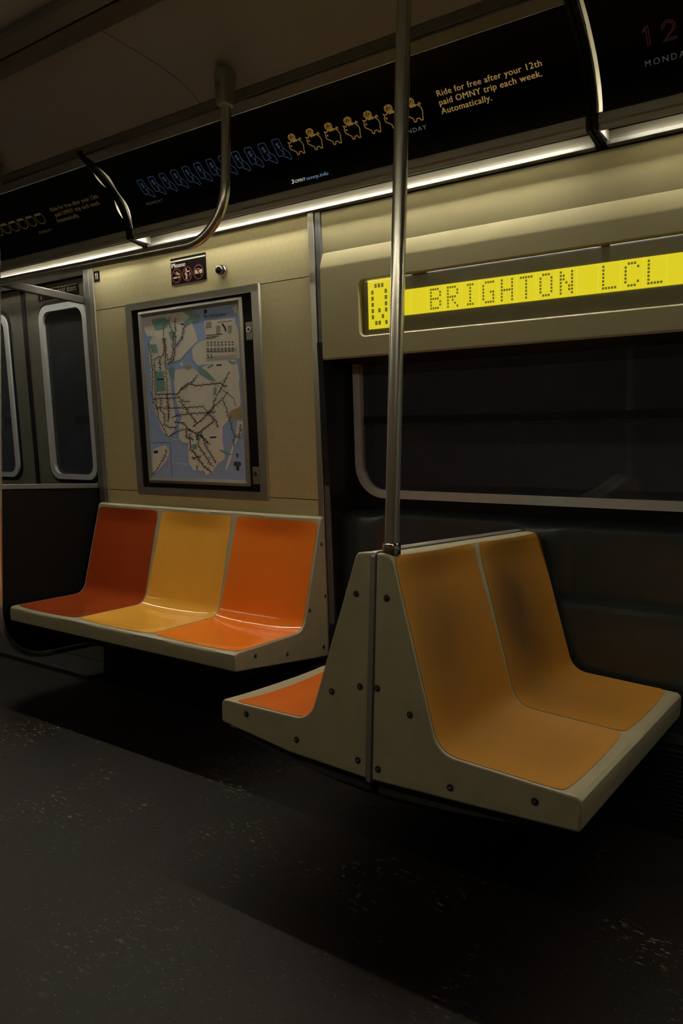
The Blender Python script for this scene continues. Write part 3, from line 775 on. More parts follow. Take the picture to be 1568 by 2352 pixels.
print_on(right_card, 'numeral_outline', M['icon_pink'], sh[:2])
print_on(right_card, 'numeral_outline', M['icon_pink'], sh[2:])
m0 = cove_hit(1380 + 805 / 7.84, 1205 / 7.84); m1 = cove_hit(1380 + 905 / 7.84, 1188 / 7.84)
print_on(right_card, 'lettering', M['lettering_dim'], [fit_text('MONDAY', m0[0], m0[0] + (m1[0] - m0[0]) * 8.3, m0[1], 0.0155, 0.0, 1.4)])

# ------------------------------------------------------------------ benches
def bolt(parent, p, axis, r=0.0085):
    p = Vector(p); a = Vector(axis)
    mb = MB(); mb.tube([p - a * 0.002, p + a * 0.0012], r, 16, mi=0)
    mb.tube([p, p + a * 0.002], r * 0.72, 14, mi=1)
    mb.tube([p, p + a * 0.0045, p + a * 0.0060], [r * 0.36, r * 0.36, r * 0.2], 10, mi=0)
    return mb.build('bolt', [M['bolt'], M['bolt_dark']], parent)

def bench(root, surf, q0, q1, to3, joints, pads, under, ends, dips, bottom, margins):
    """surf: seat line (p, z) from the front lip to the top of the back; to3(q, p, z) -> point.
    joints: q of the lines between seats; pads: their materials"""
    NS, NU = 64, 16
    line = resample(surf, NS)
    nrm = []
    for i in range(NS + 1):
        a, b = line[max(i - 1, 0)], line[min(i + 1, NS)]
        d = math.dist(a, b); nrm.append(((b[1] - a[1]) / d, -(b[0] - a[0]) / d))
    edges = [q0] + joints + [q1]
    def dip(u, t):
        return dips * (1 - abs(2 * u - 1) ** 2.6) * sstep(0.0, 0.16, t) * (1 - sstep(0.86, 1.0, t))
    sgn = 1 if under > 0 else -1
    def S(q, t, lift=0.0):
        k = t * NS; i = min(int(k), NS - 1); w = k - i
        p = [line[i][j] * (1 - w) + line[i + 1][j] * w for j in (0, 1)]
        nn = [nrm[i][j] * (1 - w) + nrm[i + 1][j] * w for j in (0, 1)]
        for e0, e1 in zip(edges, edges[1:]):
            if e0 - 1e-6 <= q <= e1 + 1e-6:
                u = (q - e0) / (e1 - e0); break
        d = dip(u, t) - lift
        return to3(q, p[0] + nn[0] * d * sgn, p[1] + nn[1] * d * sgn)
    qs = []
    for e0, e1 in zip(edges, edges[1:]):
        qs += [e0 + (e1 - e0) * k / NU for k in range(NU)]
    qs.append(q1)
    n = NS + 1; mb = MB()
    loops = []
    for q in qs:
        loops.append([S(q, k / NS) for k in range(n)] + [to3(q, *b) for b in bottom])
    mb.loft(loops)
    mb.build('shell', M['shell'], root, smooth=40, bevel=0.006, seg=3, blimit=50)
    L = sum(math.dist(a, b) for a, b in zip(line, line[1:]))
    for j, m in enumerate(pads):
        e0, e1 = edges[j], edges[j + 1]
        ml = margins[0] if j == 0 else None; mr = margins[1] if j == len(pads) - 1 else None
        f, tp = margins[2], margins[3]; r = 0.022
        rows = []; R, U = 56, 18
        ss = [f + r * (1 - math.cos(PI / 2 * k / 5)) for k in range(5)] + [f + r + (L - tp - f - 2 * r) * k / R for k in range(R + 1)] + [L - tp - r + r * math.sin(PI / 2 * k / 5) for k in range(1, 6)]
        pm = MB(); shade_grime = []
        for s in ss:
            t = s / L
            g = 0.004 + 0.011 * sstep(0.40, 0.95, t)
            a = e0 + (ml if ml is not None else g); b = e1 - (mr if mr is not None else g)
            d = max(0, f + r - s, s - (L - tp - r))
            ins = r - math.sqrt(max(0, r * r - d * d))
            rows.append([S(a + ins + (b - a - 2 * ins) * k / U, t, 0.0013) for k in range(U + 1)])
            for k in range(U + 1):
                u = k / U
                shade_grime.append(math.exp(-((u - 0.40) / 0.42) ** 2 - ((t - 0.68) / 0.27) ** 2) * (0.50, 0.82, 0.5)[j] + 0.16 * math.exp(-((u - 0.55) / 0.3) ** 2 - ((t - 0.20) / 0.10) ** 2))  # painted shade on the seat back, plus a fainter dark patch on the lap
        pm.add([p for rw in rows for p in rw], [(i * (U + 1) + k, i * (U + 1) + k + 1, (i + 1) * (U + 1) + k + 1, (i + 1) * (U + 1) + k) for i in range(len(rows) - 1) for k in range(U)])
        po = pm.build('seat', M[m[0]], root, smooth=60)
        at = po.data.attributes.new('shade_grime', 'FLOAT', 'POINT')
        for i, w in enumerate(shade_grime): at.data[i].value = w
        po['label'] = m[1]

b1 = thing('bench', 'three-seat bench, shaded orange, yellow and orange, against the wall below the map', 'bench', (-2.5, 2.30, -0.75))
surfA = fillet([(1.937, -0.690, 0), (1.937, -0.655, 0.014), (2.322, -0.640, 0.055), (2.416, -0.203, 0.012), (2.440, -0.2005, 0)], 7)
bench(b1, surfA, -3.19, -1.81, lambda q, p, z: (q, p, z), [-2.735, -2.268],
      [('shaded_orange_pad', 'shaded orange seat'), ('yellow_pad', 'yellow seat'), ('orange_pad', 'orange seat')], 1, None, 0.020,
      [(2.4405, -0.206), (2.490, -0.768), (2.40, -0.763), (1.940, -0.722)], (0.010, 0.011, 0.060, 0.040))
for p in ((738, 1249), (747, 1369), (711, 1402), (743, 1485), (660, 1502), (587, 1506)):
    h = hit_plane(*p, (-1.81, 0, 0), Vector((1, 0, 0)))
    bolt(b1, h, (1, 0, 0), 0.0075)
MB().box(-3.10, -1.90, 2.08, 2.46, -0.80, -0.745).build('support_frame', M['underframe'], b1, smooth=0, bevel=0.01)

XC = -0.987
def transverse(root, side, front, ztop, zbot, pads, yw):
    X = lambda p: XC + side * p
    sf = fillet([(front, ztop - 0.035, 0), (front, ztop, 0.014), (0.185, -0.648, 0.062), (0.050, -0.2055, 0.016), (0.0075, -0.2040, 0)], 8)
    bench(root, [(-p, z) for p, z in sf], 1.53, yw, lambda q, p, z: (X(-p), q, z), [1.985],
          pads, 1, None, 0.024, [(-0.0075, -0.757), (-front * 0.5, -0.7485), (-front + 0.002, zbot)], (0.011, 0.004, 0.072, 0.040))
    # dark belly below the shell
    mb = MB(); loops = []
    for k in range(13):
        u = k / 12; p = 0.012 + (front - 0.022) * u
        zt = -0.750 + 0.014 * u
        d = 0.072 * (1 - u ** 2.6) * (1 if u < 1 else 0) + 0.004
        loops.append([(X(p), 1.556, zt), (X(p), 1.556, zt - d * 0.6), (X(p), 1.60, zt - d), (X(p), 2.44, zt - d), (X(p), 2.44, zt)])
    mb.loft(loops); mb.build('underframe', M['underframe'], root, smooth=30)
b2 = thing('bench', 'two-seat bench with bright orange seats, facing left, backing onto the amber one', 'bench', (XC - 0.25, 1.95, -0.75))
transverse(b2, -1, 0.494, -0.652, -0.717, [('bright_orange_pad', 'bright orange seat'), ('bright_orange_pad', 'bright orange seat')], 2.462)
for p in ((818, 1364), (762, 1588), (827, 1577), (566, 1640), (681, 1699), (822, 1746)):
    bolt(b2, hit_plane(*p, (0, 1.53, 0), Vector((0, 1, 0))), (0, -1, 0))
b3 = thing('bench', 'two-seat bench with amber seats in the right foreground, facing right', 'bench', (XC + 0.25, 1.95, -0.75))
transverse(b3, 1, 0.516, -0.664, -0.738, [('amber_pad', 'amber seat'), ('amber_pad', 'amber seat')], 2.462)
for p in ((888, 1374), (866, 1581), (941, 1642), (868, 1767), (1034, 1809), (1228, 1841)):
    bolt(b3, hit_plane(*p, (0, 1.53, 0), Vector((0, 1, 0))), (0, -1, 0))
# steel band between the two backs
mb = MB()
mb.box(XC - 0.0062, XC + 0.0062, 1.531, 2.455, -0.765, -0.209)
band = fillet([(1.5275, -0.762, 0), (1.5275, -0.2005, 0.016), (2.46, -0.2005, 0)], 6)
bo = [(y + 0.004 if i < 2 else y, z) for i, (y, z) in enumerate(band)]
ins = fillet([(1.5315, -0.762, 0), (1.5315, -0.2045, 0.012), (2.46, -0.2045, 0)], 6)
mb.prism_x(band + ins[::-1], XC - 0.0065, XC + 0.0065)
mb.box(XC - 0.0165, XC - 0.0062, 1.62, 2.46, -0.2036, -0.1985)
tag(mb.build('divider_strip', M['band_steel'], smooth=30, bevel=0.001, seg=1), 'thin steel band between the backs of the two-seat benches', 'strip')
# wall-side support below the two-seat benches
tag(MB().prism_x([(2.10, -0.832), (2.395, -0.832), (2.395, -1.0)], XC - 0.10, XC + 0.10).build('bench_bracket', M['underframe'], smooth=0, bevel=0.006), 'dark bracket holding the two-seat benches to the wall', 'bracket')

# ------------------------------------------------------------------ poles and rails
px, py = -0.956, 1.562
t = thing('grab_pole', 'tall steel pole standing on the corner of the two-seat bench backs', 'pole', (px, py, -0.200))
MB().tube([(px, py, -0.200), (px, py, 1.352)], 0.0172, 32).build('pole', M['pole'], t)
mb = MB(); mb.tube([(px, py, -0.206), (px, py, -0.184), (px, py, -0.180)], [0.0225, 0.0225, 0.0205], 32)
mb.tube([(px, py, -0.2015), (px, py, -0.199)], 0.0226, 32)
mb.tube([(px + 0.02, py - 0.01, -0.192), (px + 0.026, py - 0.013, -0.192)], 0.004, 10)
mb.build('collar', M['chrome'], t, smooth=40)
MB().tube([(px, py, 1.318), (px, py, 1.345)], 0.034, 24).build('ceiling_flange', M['cast'], t)

def ceiling_bracket(name, x, y, parent, zb=1.180):
    mb = MB(); loops = []
    ztop = lambda yy: 1.266 + max(0, (1.968 - yy)) * 0.62 if yy > 1.90 else 1.308
    for k, (w, d, z) in enumerate(((0.019, 0.022, zb), (0.0225, 0.026, zb + 0.003), (0.0235, 0.028, zb + 0.03), (0.026, 0.031, zb + 0.07), (0.027, 0.034, zb + 0.098), (0.025, 0.032, zb + 0.112))):
        loops.append([(x + a, y + b - 0.006, z) for a, b in rrect(-w, w, -d, d, 0.013, 5)])
    mb.loft(loops)
    mb.tube([(x, y - 0.035, zb + 0.06), (x, y - 0.047, zb + 0.06)], 0.006, 10)
    return mb.build('ceiling_bracket', M['cast'], parent, smooth=45)
RX, RY = -1.842, 1.90
RZ = 0.776
PX, PY = -3.222, 1.905
t = thing('handrail', 'bent steel handrail hanging from the ceiling above the bench', 'handrail', (RX, RY, 1.18))
pts = fillet([(1.19, RX, 0), (RZ - 0.021, RX, 0.175), (RZ - 0.003, PX + 0.0175, 0)], 14)
MB().tube([(x, RY, z) for z, x in pts], 0.0163, 24).build('rail', M['pole'], t)
ceiling_bracket('ceiling_bracket', RX, RY, t)

t = thing('windscreen', 'dark partition with steel pole and rails at the left end of the bench', 'partition', (-3.222, 2.2, -0.9))
# tube frame: down from the ceiling, round the lower corner, along to the wall
fr = fillet([(PY, 1.19, 0), (PY, -0.915, 0.235), (2.46, -0.915, 0)], 14)
MB().tube([(PX, y, z) for y, z in fr], 0.0165, 20).build('pole', M['pole'], t)
ceiling_bracket('ceiling_bracket', PX, PY, t)
poly = fillet([(PY, -0.12, 0), (PY, -0.915, 0.235), (2.47, -0.915, 0), (2.44, -0.12, 0)], 14)
mb = MB(); nn = len(poly)
mb.add([(PX - 0.006, y, z) for y, z in poly] + [(PX + 0.006, y, z) for y, z in poly], [tuple(range(nn)), tuple(range(nn, 2 * nn))[::-1]] + [(i, (i + 1) % nn, nn + (i + 1) % nn, nn + i) for i in range(nn)])
mb.build('panel', M['partition'], t, smooth=30)
MB().box(PX - 0.014, PX + 0.012, PY + 0.01, 2.447, -0.131, -0.1085).build('top_rail', M['ctrim'], t, smooth=0, bevel=0.003)
MB().box(PX - 0.010, PX + 0.012, PY + 0.012, wall_y(0.78) - 0.002, 0.762, 0.798).build('crossbar', M['bar_steel'], t, smooth=0, bevel=0.005)

# ------------------------------------------------------------------ destination sign
PF = [(2.340, 0.948), (2.352, 0.812), (2.354, 0.800), (2.339, 0.747), (2.3395, 0.739), (2.3665, 0.410), (2.3715, 0.404)]
def face_y(z, off=0.0):      # the front face of the housing
    return 2.3395 + (0.739 - z) * (2.3665 - 2.3395) / (0.739 - 0.410) + off
def face_hit(x, y, off=0.0):
    k = (2.3665 - 2.3395) / (0.739 - 0.410)
    return hit_plane(x, y, (0, face_y(0, off), 0), Vector((0, 1, k)))
t = thing('destination_sign', 'beige sign box with lit yellow display reading Q BRIGHTON LCL above the window', 'sign', (-0.4, 2.40, 0.40))
SX0, SX1 = -1.775, 1.15
a = face_hit(826, 760); sx0 = a.x
dz0, dz1 = 0.4805, 0.677
# housing: body with an opening for the display
op = rrect(sx0, SX1 - 0.1, dz0, dz1, 0.022, 8)
mb = MB()
mb.strip_x(PF[:5], SX0, SX1, 1)
outl = []
for i, (x, z) in enumerate(op):
    k, j = divmod(i, 9)
    c = [(SX1, 0.739), (SX0, 0.739), (SX0, 0.410), (SX1, 0.410)][k]
    e = [((SX1, z), (x, 0.739)), ((x, 0.739), (SX0, z)), ((SX0, z), (x, 0.410)), ((x, 0.410), (SX1, z))][k]
    outl.append(e[0] if j < 4 else (c if j == 4 else e[1]))
lip = rrect(sx0 - 0.004, SX1 - 0.096, dz0 - 0.005, dz1 + 0.003, 0.026, 8)
mb.ring([(x, face_y(z), z) for x, z in outl], [(x, face_y(z), z) for x, z in lip])
mb.ring([(x, face_y(z), z) for x, z in lip], [(x, face_y(z, 0.004), z) for x, z in op])
mb.ring([(x, face_y(z, 0.004), z) for x, z in op], [(x, face_y(z, 0.030), z) for x, z in op])
mb.strip_x([(2.3665, 0.410), (2.3700, 0.404), (2.378, 0.404)], SX0, SX1)
left = PF + [(2.60, 0.404), (2.60, 0.948)]
mb.add([(SX0, y, z) for y, z in left], [tuple(range(len(left)))])
mb.build('housing', M['housing'], t, smooth=25, fix=False)
# dark back of the display and the lit tiles on it
MB().strip_x([(2.378, 0.404), (2.60, 0.404)], SX0, SX1).build('underside', M['black'], t, smooth=0)
DEP = 0.026
mb = MB(); q = rrect(sx0 - 0.002, SX1 - 0.09, dz0 - 0.003, dz1 + 0.003, 0.02, 6)
mb.add([(x, face_y(z, DEP + 0.002), z) for x, z in q], [tuple(range(len(q)))])
mb.build('display_back', mat('display_back_panel', (0.50, 0.45, 0.26), 0.5, var=0.1), t, smooth=0)
def lcd(z): return face_y(z, DEP)
zt, zb = 0.6285, 0.5405
l0 = face_hit(980.7, 660, DEP).x; l1 = face_hit(1534.5, 600, DEP).x
tw = (l1 - l0) / 13.0
l0b = face_hit(700 + 1217 / 1.806, 480 + 270 / 1.806, DEP).x
qx0 = face_hit(845.5, 700, DEP).x; 
qa = face_hit(846, 646, DEP).z; qb = face_hit(848, 757, DEP).z
FONT = {'B': ['####.', '#...#', '#...#', '####.', '#...#', '#...#', '####.'], 'R': ['####.', '#...#', '#...#', '####.', '#.#..', '#..#.', '#...#'],
        'I': ['.###.', '..#..', '..#..', '..#..', '..#..', '..#..', '.###.'], 'G': ['.####', '#....', '#....', '#..##', '#...#', '#...#', '.####'],
        'H': ['#...#', '#...#', '#...#', '#####', '#...#', '#...#', '#...#'], 'T': ['#####', '..#..', '..#..', '..#..', '..#..', '..#..', '..#..'],
        'O': ['.###.', '#...#', '#...#', '#...#', '#...#', '#...#', '.###.'], 'N': ['#...#', '##..#', '##..#', '#.#.#', '#..##', '#..##', '#...#'],
        'L': ['#....', '#....', '#....', '#....', '#....', '#....', '#####'], 'C': ['.###.', '#...#', '#....', '#....', '#....', '#...#', '.###.'],
        'Q': ['.###.', '#...#', '#...#', '#...#', '#.#.#', '#..#.', '.##.#'], ' ': ['.....'] * 7}
tw = (l0b - l0) / 9
scr = thing_part = None
mb = MB(); chars = []
def tile(x0, x1, z0, z1, ch, padx=0.16, padz=0.08):
    dots = MB()
    mb.add([(x0, lcd(z0), z0), (x1, lcd(z0), z0), (x1, lcd(z1), z1), (x0, lcd(z1), z1)], [(0, 1, 2, 3)])
    cw = (x1 - x0) * (1 - 2 * padx) / 5; rh = (z1 - z0) * (1 - 2 * padz) / 7
    for r in range(7):
        for c in range(5):
            if FONT[ch][r][c] != '#': continue
            a = x0 + (x1 - x0) * padx + c * cw; z = z1 - (z1 - z0) * padz - r * rh
            g = cw * 0.15; h = rh * 0.17
            P = [(a + g, z - h), (a + cw - g, z - h), (a + cw - g, z - rh + h), (a + g, z - rh + h)]
            dots.add([(u, lcd(v) - 0.0012, v) for u, v in P], [(0, 1, 2, 3)])
    if dots.v: chars.append(dots)
QW = 0.097
tile(qx0, qx0 + QW, qb, qa, 'Q', 0.13, 0.055)
xq = qx0 + QW + 0.004
x = l0
k = 0
while x - tw > xq - 0.001: x -= tw; k += 1
txt = ' ' * k + 'BRIGHTON LCL' + ' ' * 12
for i, ch in enumerate(txt):
    x0 = x + i * tw
    if x0 + tw > SX1 - 0.12: break
    tile(x0, x0 + tw, zb, zt, ch)
    for dx in (0,):
        mb.add([(x0 + dx - 0.0007, lcd(zb) - 0.0008, zb), (x0 + dx + 0.0007, lcd(zb) - 0.0008, zb), (x0 + dx + 0.0007, lcd(zt) - 0.0008, zt), (x0 + dx - 0.0007, lcd(zt) - 0.0008, zt)], [(0, 1, 2, 3)], 1)
tile(xq - 0.004, x, zb, zt, ' ')
scr = mb.build('display', [M['lcd'], M['lcd_line']], t, smooth=0)
for d in chars: d.build('display_character', M['lcd_dot'], scr, smooth=0)
q = rrect(sx0 - 0.001, SX1 - 0.095, dz0 - 0.002, dz1 + 0.002, 0.021, 6)
MB().add([(x, face_y(z, 0.016), z) for x, z in q], [tuple(range(len(q)))]).build('display_cover', M['cover'], t, smooth=0)

# ------------------------------------------------------------------ the map in its case
t = thing('map_case', 'steel framed map case on the beige wall above the bench', 'frame', (-2.5, 2.40, -0.15))
def wl(x0, x1, z0, z1, off, r=0.006, n=3): return [(x, wall_y(z, off), z) for x, z in rrect(x0, x1, z0, z1, r, n)]
ox0, ox1, oz0, oz1 = -2.912, -2.090, -0.150, 0.730
mb = MB()
iw = 0.042
out_b, out_t = wl(ox0, ox1, oz0, oz1, 0.0), wl(ox0 + 0.003, ox1 - 0.003, oz0 + 0.003, oz1 - 0.003, 0.010)
in_t, in_b = wl(ox0 + iw, ox1 - iw, oz0 + iw * 0.85, oz1 - iw * 0.8, 0.010, 0.003), wl(ox0 + iw, ox1 - iw, oz0 + iw * 0.85, oz1 - iw * 0.8, 0.0, 0.003)
mb.ring(out_b, out_t); mb.ring(out_t, in_t); mb.ring(in_t, in_b)
mb.build('outer_frame', M['light_frame'], t, smooth=25)
MB().wbox(ox0 + 0.02, ox1 - 0.02, oz0 + 0.02, oz1 - 0.02, 0.0, 0.002).build('backing', M['black'], t, smooth=0)
fx0, fx1, fz0, fz1 = -2.826, -2.186, -0.092, 0.686
mb = MB()
a, b = wl(fx0, fx1, fz0, fz1, 0.001), wl(fx0, fx1, fz0, fz1, 0.008)
c, d = wl(fx0 + 0.012, fx1 - 0.012, fz0 + 0.012, fz1 - 0.012, 0.012, 0.003), wl(fx0 + 0.026, fx1 - 0.026, fz0 + 0.026, fz1 - 0.026, 0.008, 0.002)
e = wl(fx0 + 0.026, fx1 - 0.026, fz0 + 0.026, fz1 - 0.026, 0.003, 0.002)
mb.ring(a, b); mb.ring(b, c); mb.ring(c, d); mb.ring(d, e)
mb.build('inner_frame', M['light_frame'], t, smooth=20)
for z in (0.545, -0.045):
    lp = MB().wbox(-2.172, -2.136, z - 0.036, z + 0.036, 0.002, 0.009).build('lock_plate', M['cast'], t, smooth=0, bevel=0.003)
    p = Vector((-2.152, wall_y(z, 0.009), z + 0.006))
    mb = MB(); mb.tube([p, p + Vector((0, -0.005, 0))], 0.011, 20); mb.tube([p + Vector((0, -0.004, 0)), p + Vector((0, -0.0056, 0))], 0.0065, 14, mi=1)
    mb.build('lock_cylinder', [M['chrome'], M['bolt_dark']], lp)

# the paper map: traced in its own frame (0..1 across and up), printed layer by layer
mx0, mx1, mz0, mz1 = fx0 + 0.0255, fx1 - 0.0255, fz0 + 0.0255, fz1 - 0.0255
QUAD = [(145, 325), (1165, 195), (1265, 2120), (258, 2065)]      # corners of the sheet in the close-up it is traced from
def homography(src):
    # maps the four corners to (0,1) (1,1) (1,0) (0,0)
    dst = [(0, 1), (1, 1), (1, 0), (0, 0)]
    A = []
    for (x, y), (u, v) in zip(src, dst):
        A.append([x, y, 1, 0, 0, 0, -u * x, -u * y, u]); A.append([0, 0, 0, x, y, 1, -v * x, -v * y, v])
    n = 8
    for i in range(n):
        p = max(range(i, n), key=lambda r: abs(A[r][i])); A[i], A[p] = A[p], A[i]
        for r in range(n):
            if r != i:
                f = A[r][i] / A[i][i]
                A[r] = [a - f * b for a, b in zip(A[r], A[i])]
    h = [A[i][8] / A[i][i] for i in range(n)] + [1]
    return lambda x, y: ((h[0] * x + h[1] * y + h[2]) / (h[6] * x + h[7] * y + 1), (h[3] * x + h[4] * y + h[5]) / (h[6] * x + h[7] * y + 1))
HM = homography(QUAD)
MATS = ['water', 'land', 'park', 'brown', 'ink', 'red_ink', 'legend', 'navy', 'legend_grey']
mp = MB(); layer = [0]
def to_map(u, v, off):
    u = max(0.0, min(1.0, u)); v = max(0.0, min(1.0, v))
    z = mz0 + (mz1 - mz0) * v
    return (mx0 + (mx1 - mx0) * u, wall_y(z, off), z)
def mpoly(pts, m, off):
    if m in ('land', 'park', 'brown') and len(pts) > 4:            # soften the coast
        for _ in range(2):
            q = []
            for a, b in zip(pts, pts[1:] + pts[:1]):
                q += [(a[0] * 0.9 + b[0] * 0.1, a[1] * 0.9 + b[1] * 0.1), (a[0] * 0.1 + b[0] * 0.9, a[1] * 0.1 + b[1] * 0.9)]
            pts = q
    uv = [HM(*p) for p in pts]
    mp.add([to_map(u, v, off) for u, v in uv], [tuple(range(len(uv)))], MATS.index(m))
def mline(pts, m, off, w=0.005, ticks=0, tl=0.014, side=0):
    uv = [HM(*p) for p in pts]; asp = (mz1 - mz0) / (mx1 - mx0)
    sp = [(u, v * asp) for u, v in uv]
    vs, fs = ribbon(sp, w); mp.add([to_map(u, v / asp, off) for u, v in vs], fs, MATS.index(m))
    if ticks:
        rs = resample(sp, int(ticks * 2.1))
        for a, b in zip(rs, rs[1:]):
            dx, dy = b[0] - a[0], b[1] - a[1]; L = math.hypot(dx, dy) or 1
            s = random.choice((-1, 1)) if side == 0 else side
            l = tl * random.uniform(0.6, 1.9)
            ang = random.choice((0, 0, 0.7))
            e = (a[0] + s * l * math.cos(ang), a[1] + l * math.sin(ang) * s)
            if abs(dx) > abs(dy) * 1.3: e = (a[0] + l * 0.45, a[1] + s * l * 0.8)
            v2, f2 = ribbon([a, e], 0.0038); mp.add([to_map(u, v / asp, off) for u, v in v2], f2, MATS.index(m))
B0 = 0.0068
mp.wbox(mx0, mx1, mz0, mz1, 0.0022, B0, 0)
L1, L2, L3, L4 = B0 + 0.0004, B0 + 0.0008, B0 + 0.0012, B0 + 0.0015
mpoly([(140, 330), (640, 260), (660, 330), (690, 420), (720, 500), (745, 590), (640, 690), (600, 740), (560, 790), (400, 835), (330, 760), (300, 600), (285, 535), (205, 530), (165, 450)], 'land', L1)
mpoly([(225, 600), (265, 530), (300, 560), (310, 700), (400, 830), (440, 960), (470, 1180), (490, 1330), (520, 1480), (490, 1560), (430, 1630), (360, 1560), (320, 1440), (275, 1290), (245, 1150), (235, 850), (215, 720)], 'land', L1)
mpoly([(500, 905), (560, 890), (700, 890), (760, 940), (840, 980), (940, 1030), (860, 880), (940, 840), (1020, 800), (1160, 780), (1210, 1310), (1090, 1360), (1070, 1460), (1010, 1530), (1010, 1680), (1040, 1880), (960, 1930), (900, 2020), (830, 2060), (820, 2010), (700, 2000), (650, 1920), (640, 1700), (580, 1690), (540, 1640), (545, 1500), (570, 1420), (530, 1310), (510, 1230), (490, 1060)], 'land', L1)
mpoly([(740, 940), (800, 870), (860, 850), (1000, 800), (1160, 790), (1200, 1050), (940, 1040), (860, 985)], 'land', L1 + 0.0001)
mpoly([(680, 680), (740, 610), (830, 580), (1150, 410), (1195, 520), (1205, 800), (820, 850), (740, 860), (690, 790)], 'land', L1)
mpoly([(1110, 240), (1165, 195), (1170, 300), (1130, 300)], 'land', L1)
mpoly([(1170, 1460), (1235, 1475), (1220, 1590), (1130, 1760), (1100, 1900), (1050, 2010), (1040, 1990), (1090, 1820), (1150, 1640)], 'land', L1)
mpoly([(265, 1760), (330, 1735), (400, 1715), (445, 1790), (400, 1900), (330, 1980), (268, 2040), (258, 1900)], 'land', L1)
mpoly([(550, 840), (575, 820), (590, 845), (570, 862)], 'land', L1)
mpoly([(610, 865), (650, 850), (680, 880), (645, 900), (615, 895)], 'brown', L2)
mpoly([(1080, 1370), (1215, 1315), (1225, 1450), (1150, 1440), (1090, 1460)], 'brown', L2)
for pg in ([(245, 348), (385, 330), (430, 360), (420, 430), (310, 465), (275, 440)], [(580, 270), (680, 260), (760, 310), (760, 380), (690, 380), (600, 440), (600, 380), (660, 330)], [(430, 490), (480, 480), (495, 590), (455, 560)],
           [(235, 620), (300, 620), (315, 715), (250, 710)], [(285, 915), (380, 912), (400, 1130), (300, 1135)], [(735, 870), (830, 910), (945, 1035), (870, 1020), (760, 950)], [(920, 1100), (945, 1100), (940, 1180), (910, 1190)],
           [(1065, 800), (1120, 830), (1170, 815), (1130, 855), (1085, 840)], [(840, 880), (905, 840), (915, 865), (860, 895)], [(720, 1610), (760, 1610), (770, 1670), (730, 1670)], [(685, 1715), (740, 1715), (735, 1770), (690, 1775)],
           [(975, 1775), (1030, 1790), (1120, 1840), (1060, 1840), (990, 1800)], [(725, 1945), (750, 1945), (745, 2000), (730, 2000)], [(440, 860), (490, 870), (480, 1010), (450, 960)]):
    mpoly(pg, 'park', L2)
mpoly([(815, 378), (1140, 348), (1165, 790), (838, 805)], 'legend', L2)
for k in range(3): mpoly([(835 + k * 4, 615 + k * 72), (1150 + k * 3, 600 + k * 72), (1152 + k * 3, 632 + k * 72), (838 + k * 4, 648 + k * 72)], 'legend_grey', L2 + 0.0002) if k else None
for k in range(18):
    x = 845 + (k % 8) * 38; y = 605 + (k // 8) * 68 if k < 16 else 740
    mpoly([(x, y), (x + 14, y - 1), (x + 15, y + 16), (x + 1, y + 17)], 'ink', L3)
    mline([(x - 2, y + 36), (x + 22, y + 35)], 'ink', L3, 0.006)
for y in range(395, 460, 14): mline([(830, y), (892, y - 5)], 'ink', L3, 0.004)
for y in (535, 555, 572): mline([(832, y), (1010 - (y - 535) * 2, y - 12)], 'ink', L3, 0.006)
mline([(1005, 410), (1035, 455), (1045, 495)], 'ink', L3, 0.014)
for y in range(440, 530, 15): mline([(1065, y), (1110, y - 4)], 'ink', L3, 0.004); mline([(940, y), (985, y - 3)], 'ink', L3, 0.004)
mline([(955, 395), (1110, 380)], 'ink', L3, 0.004)
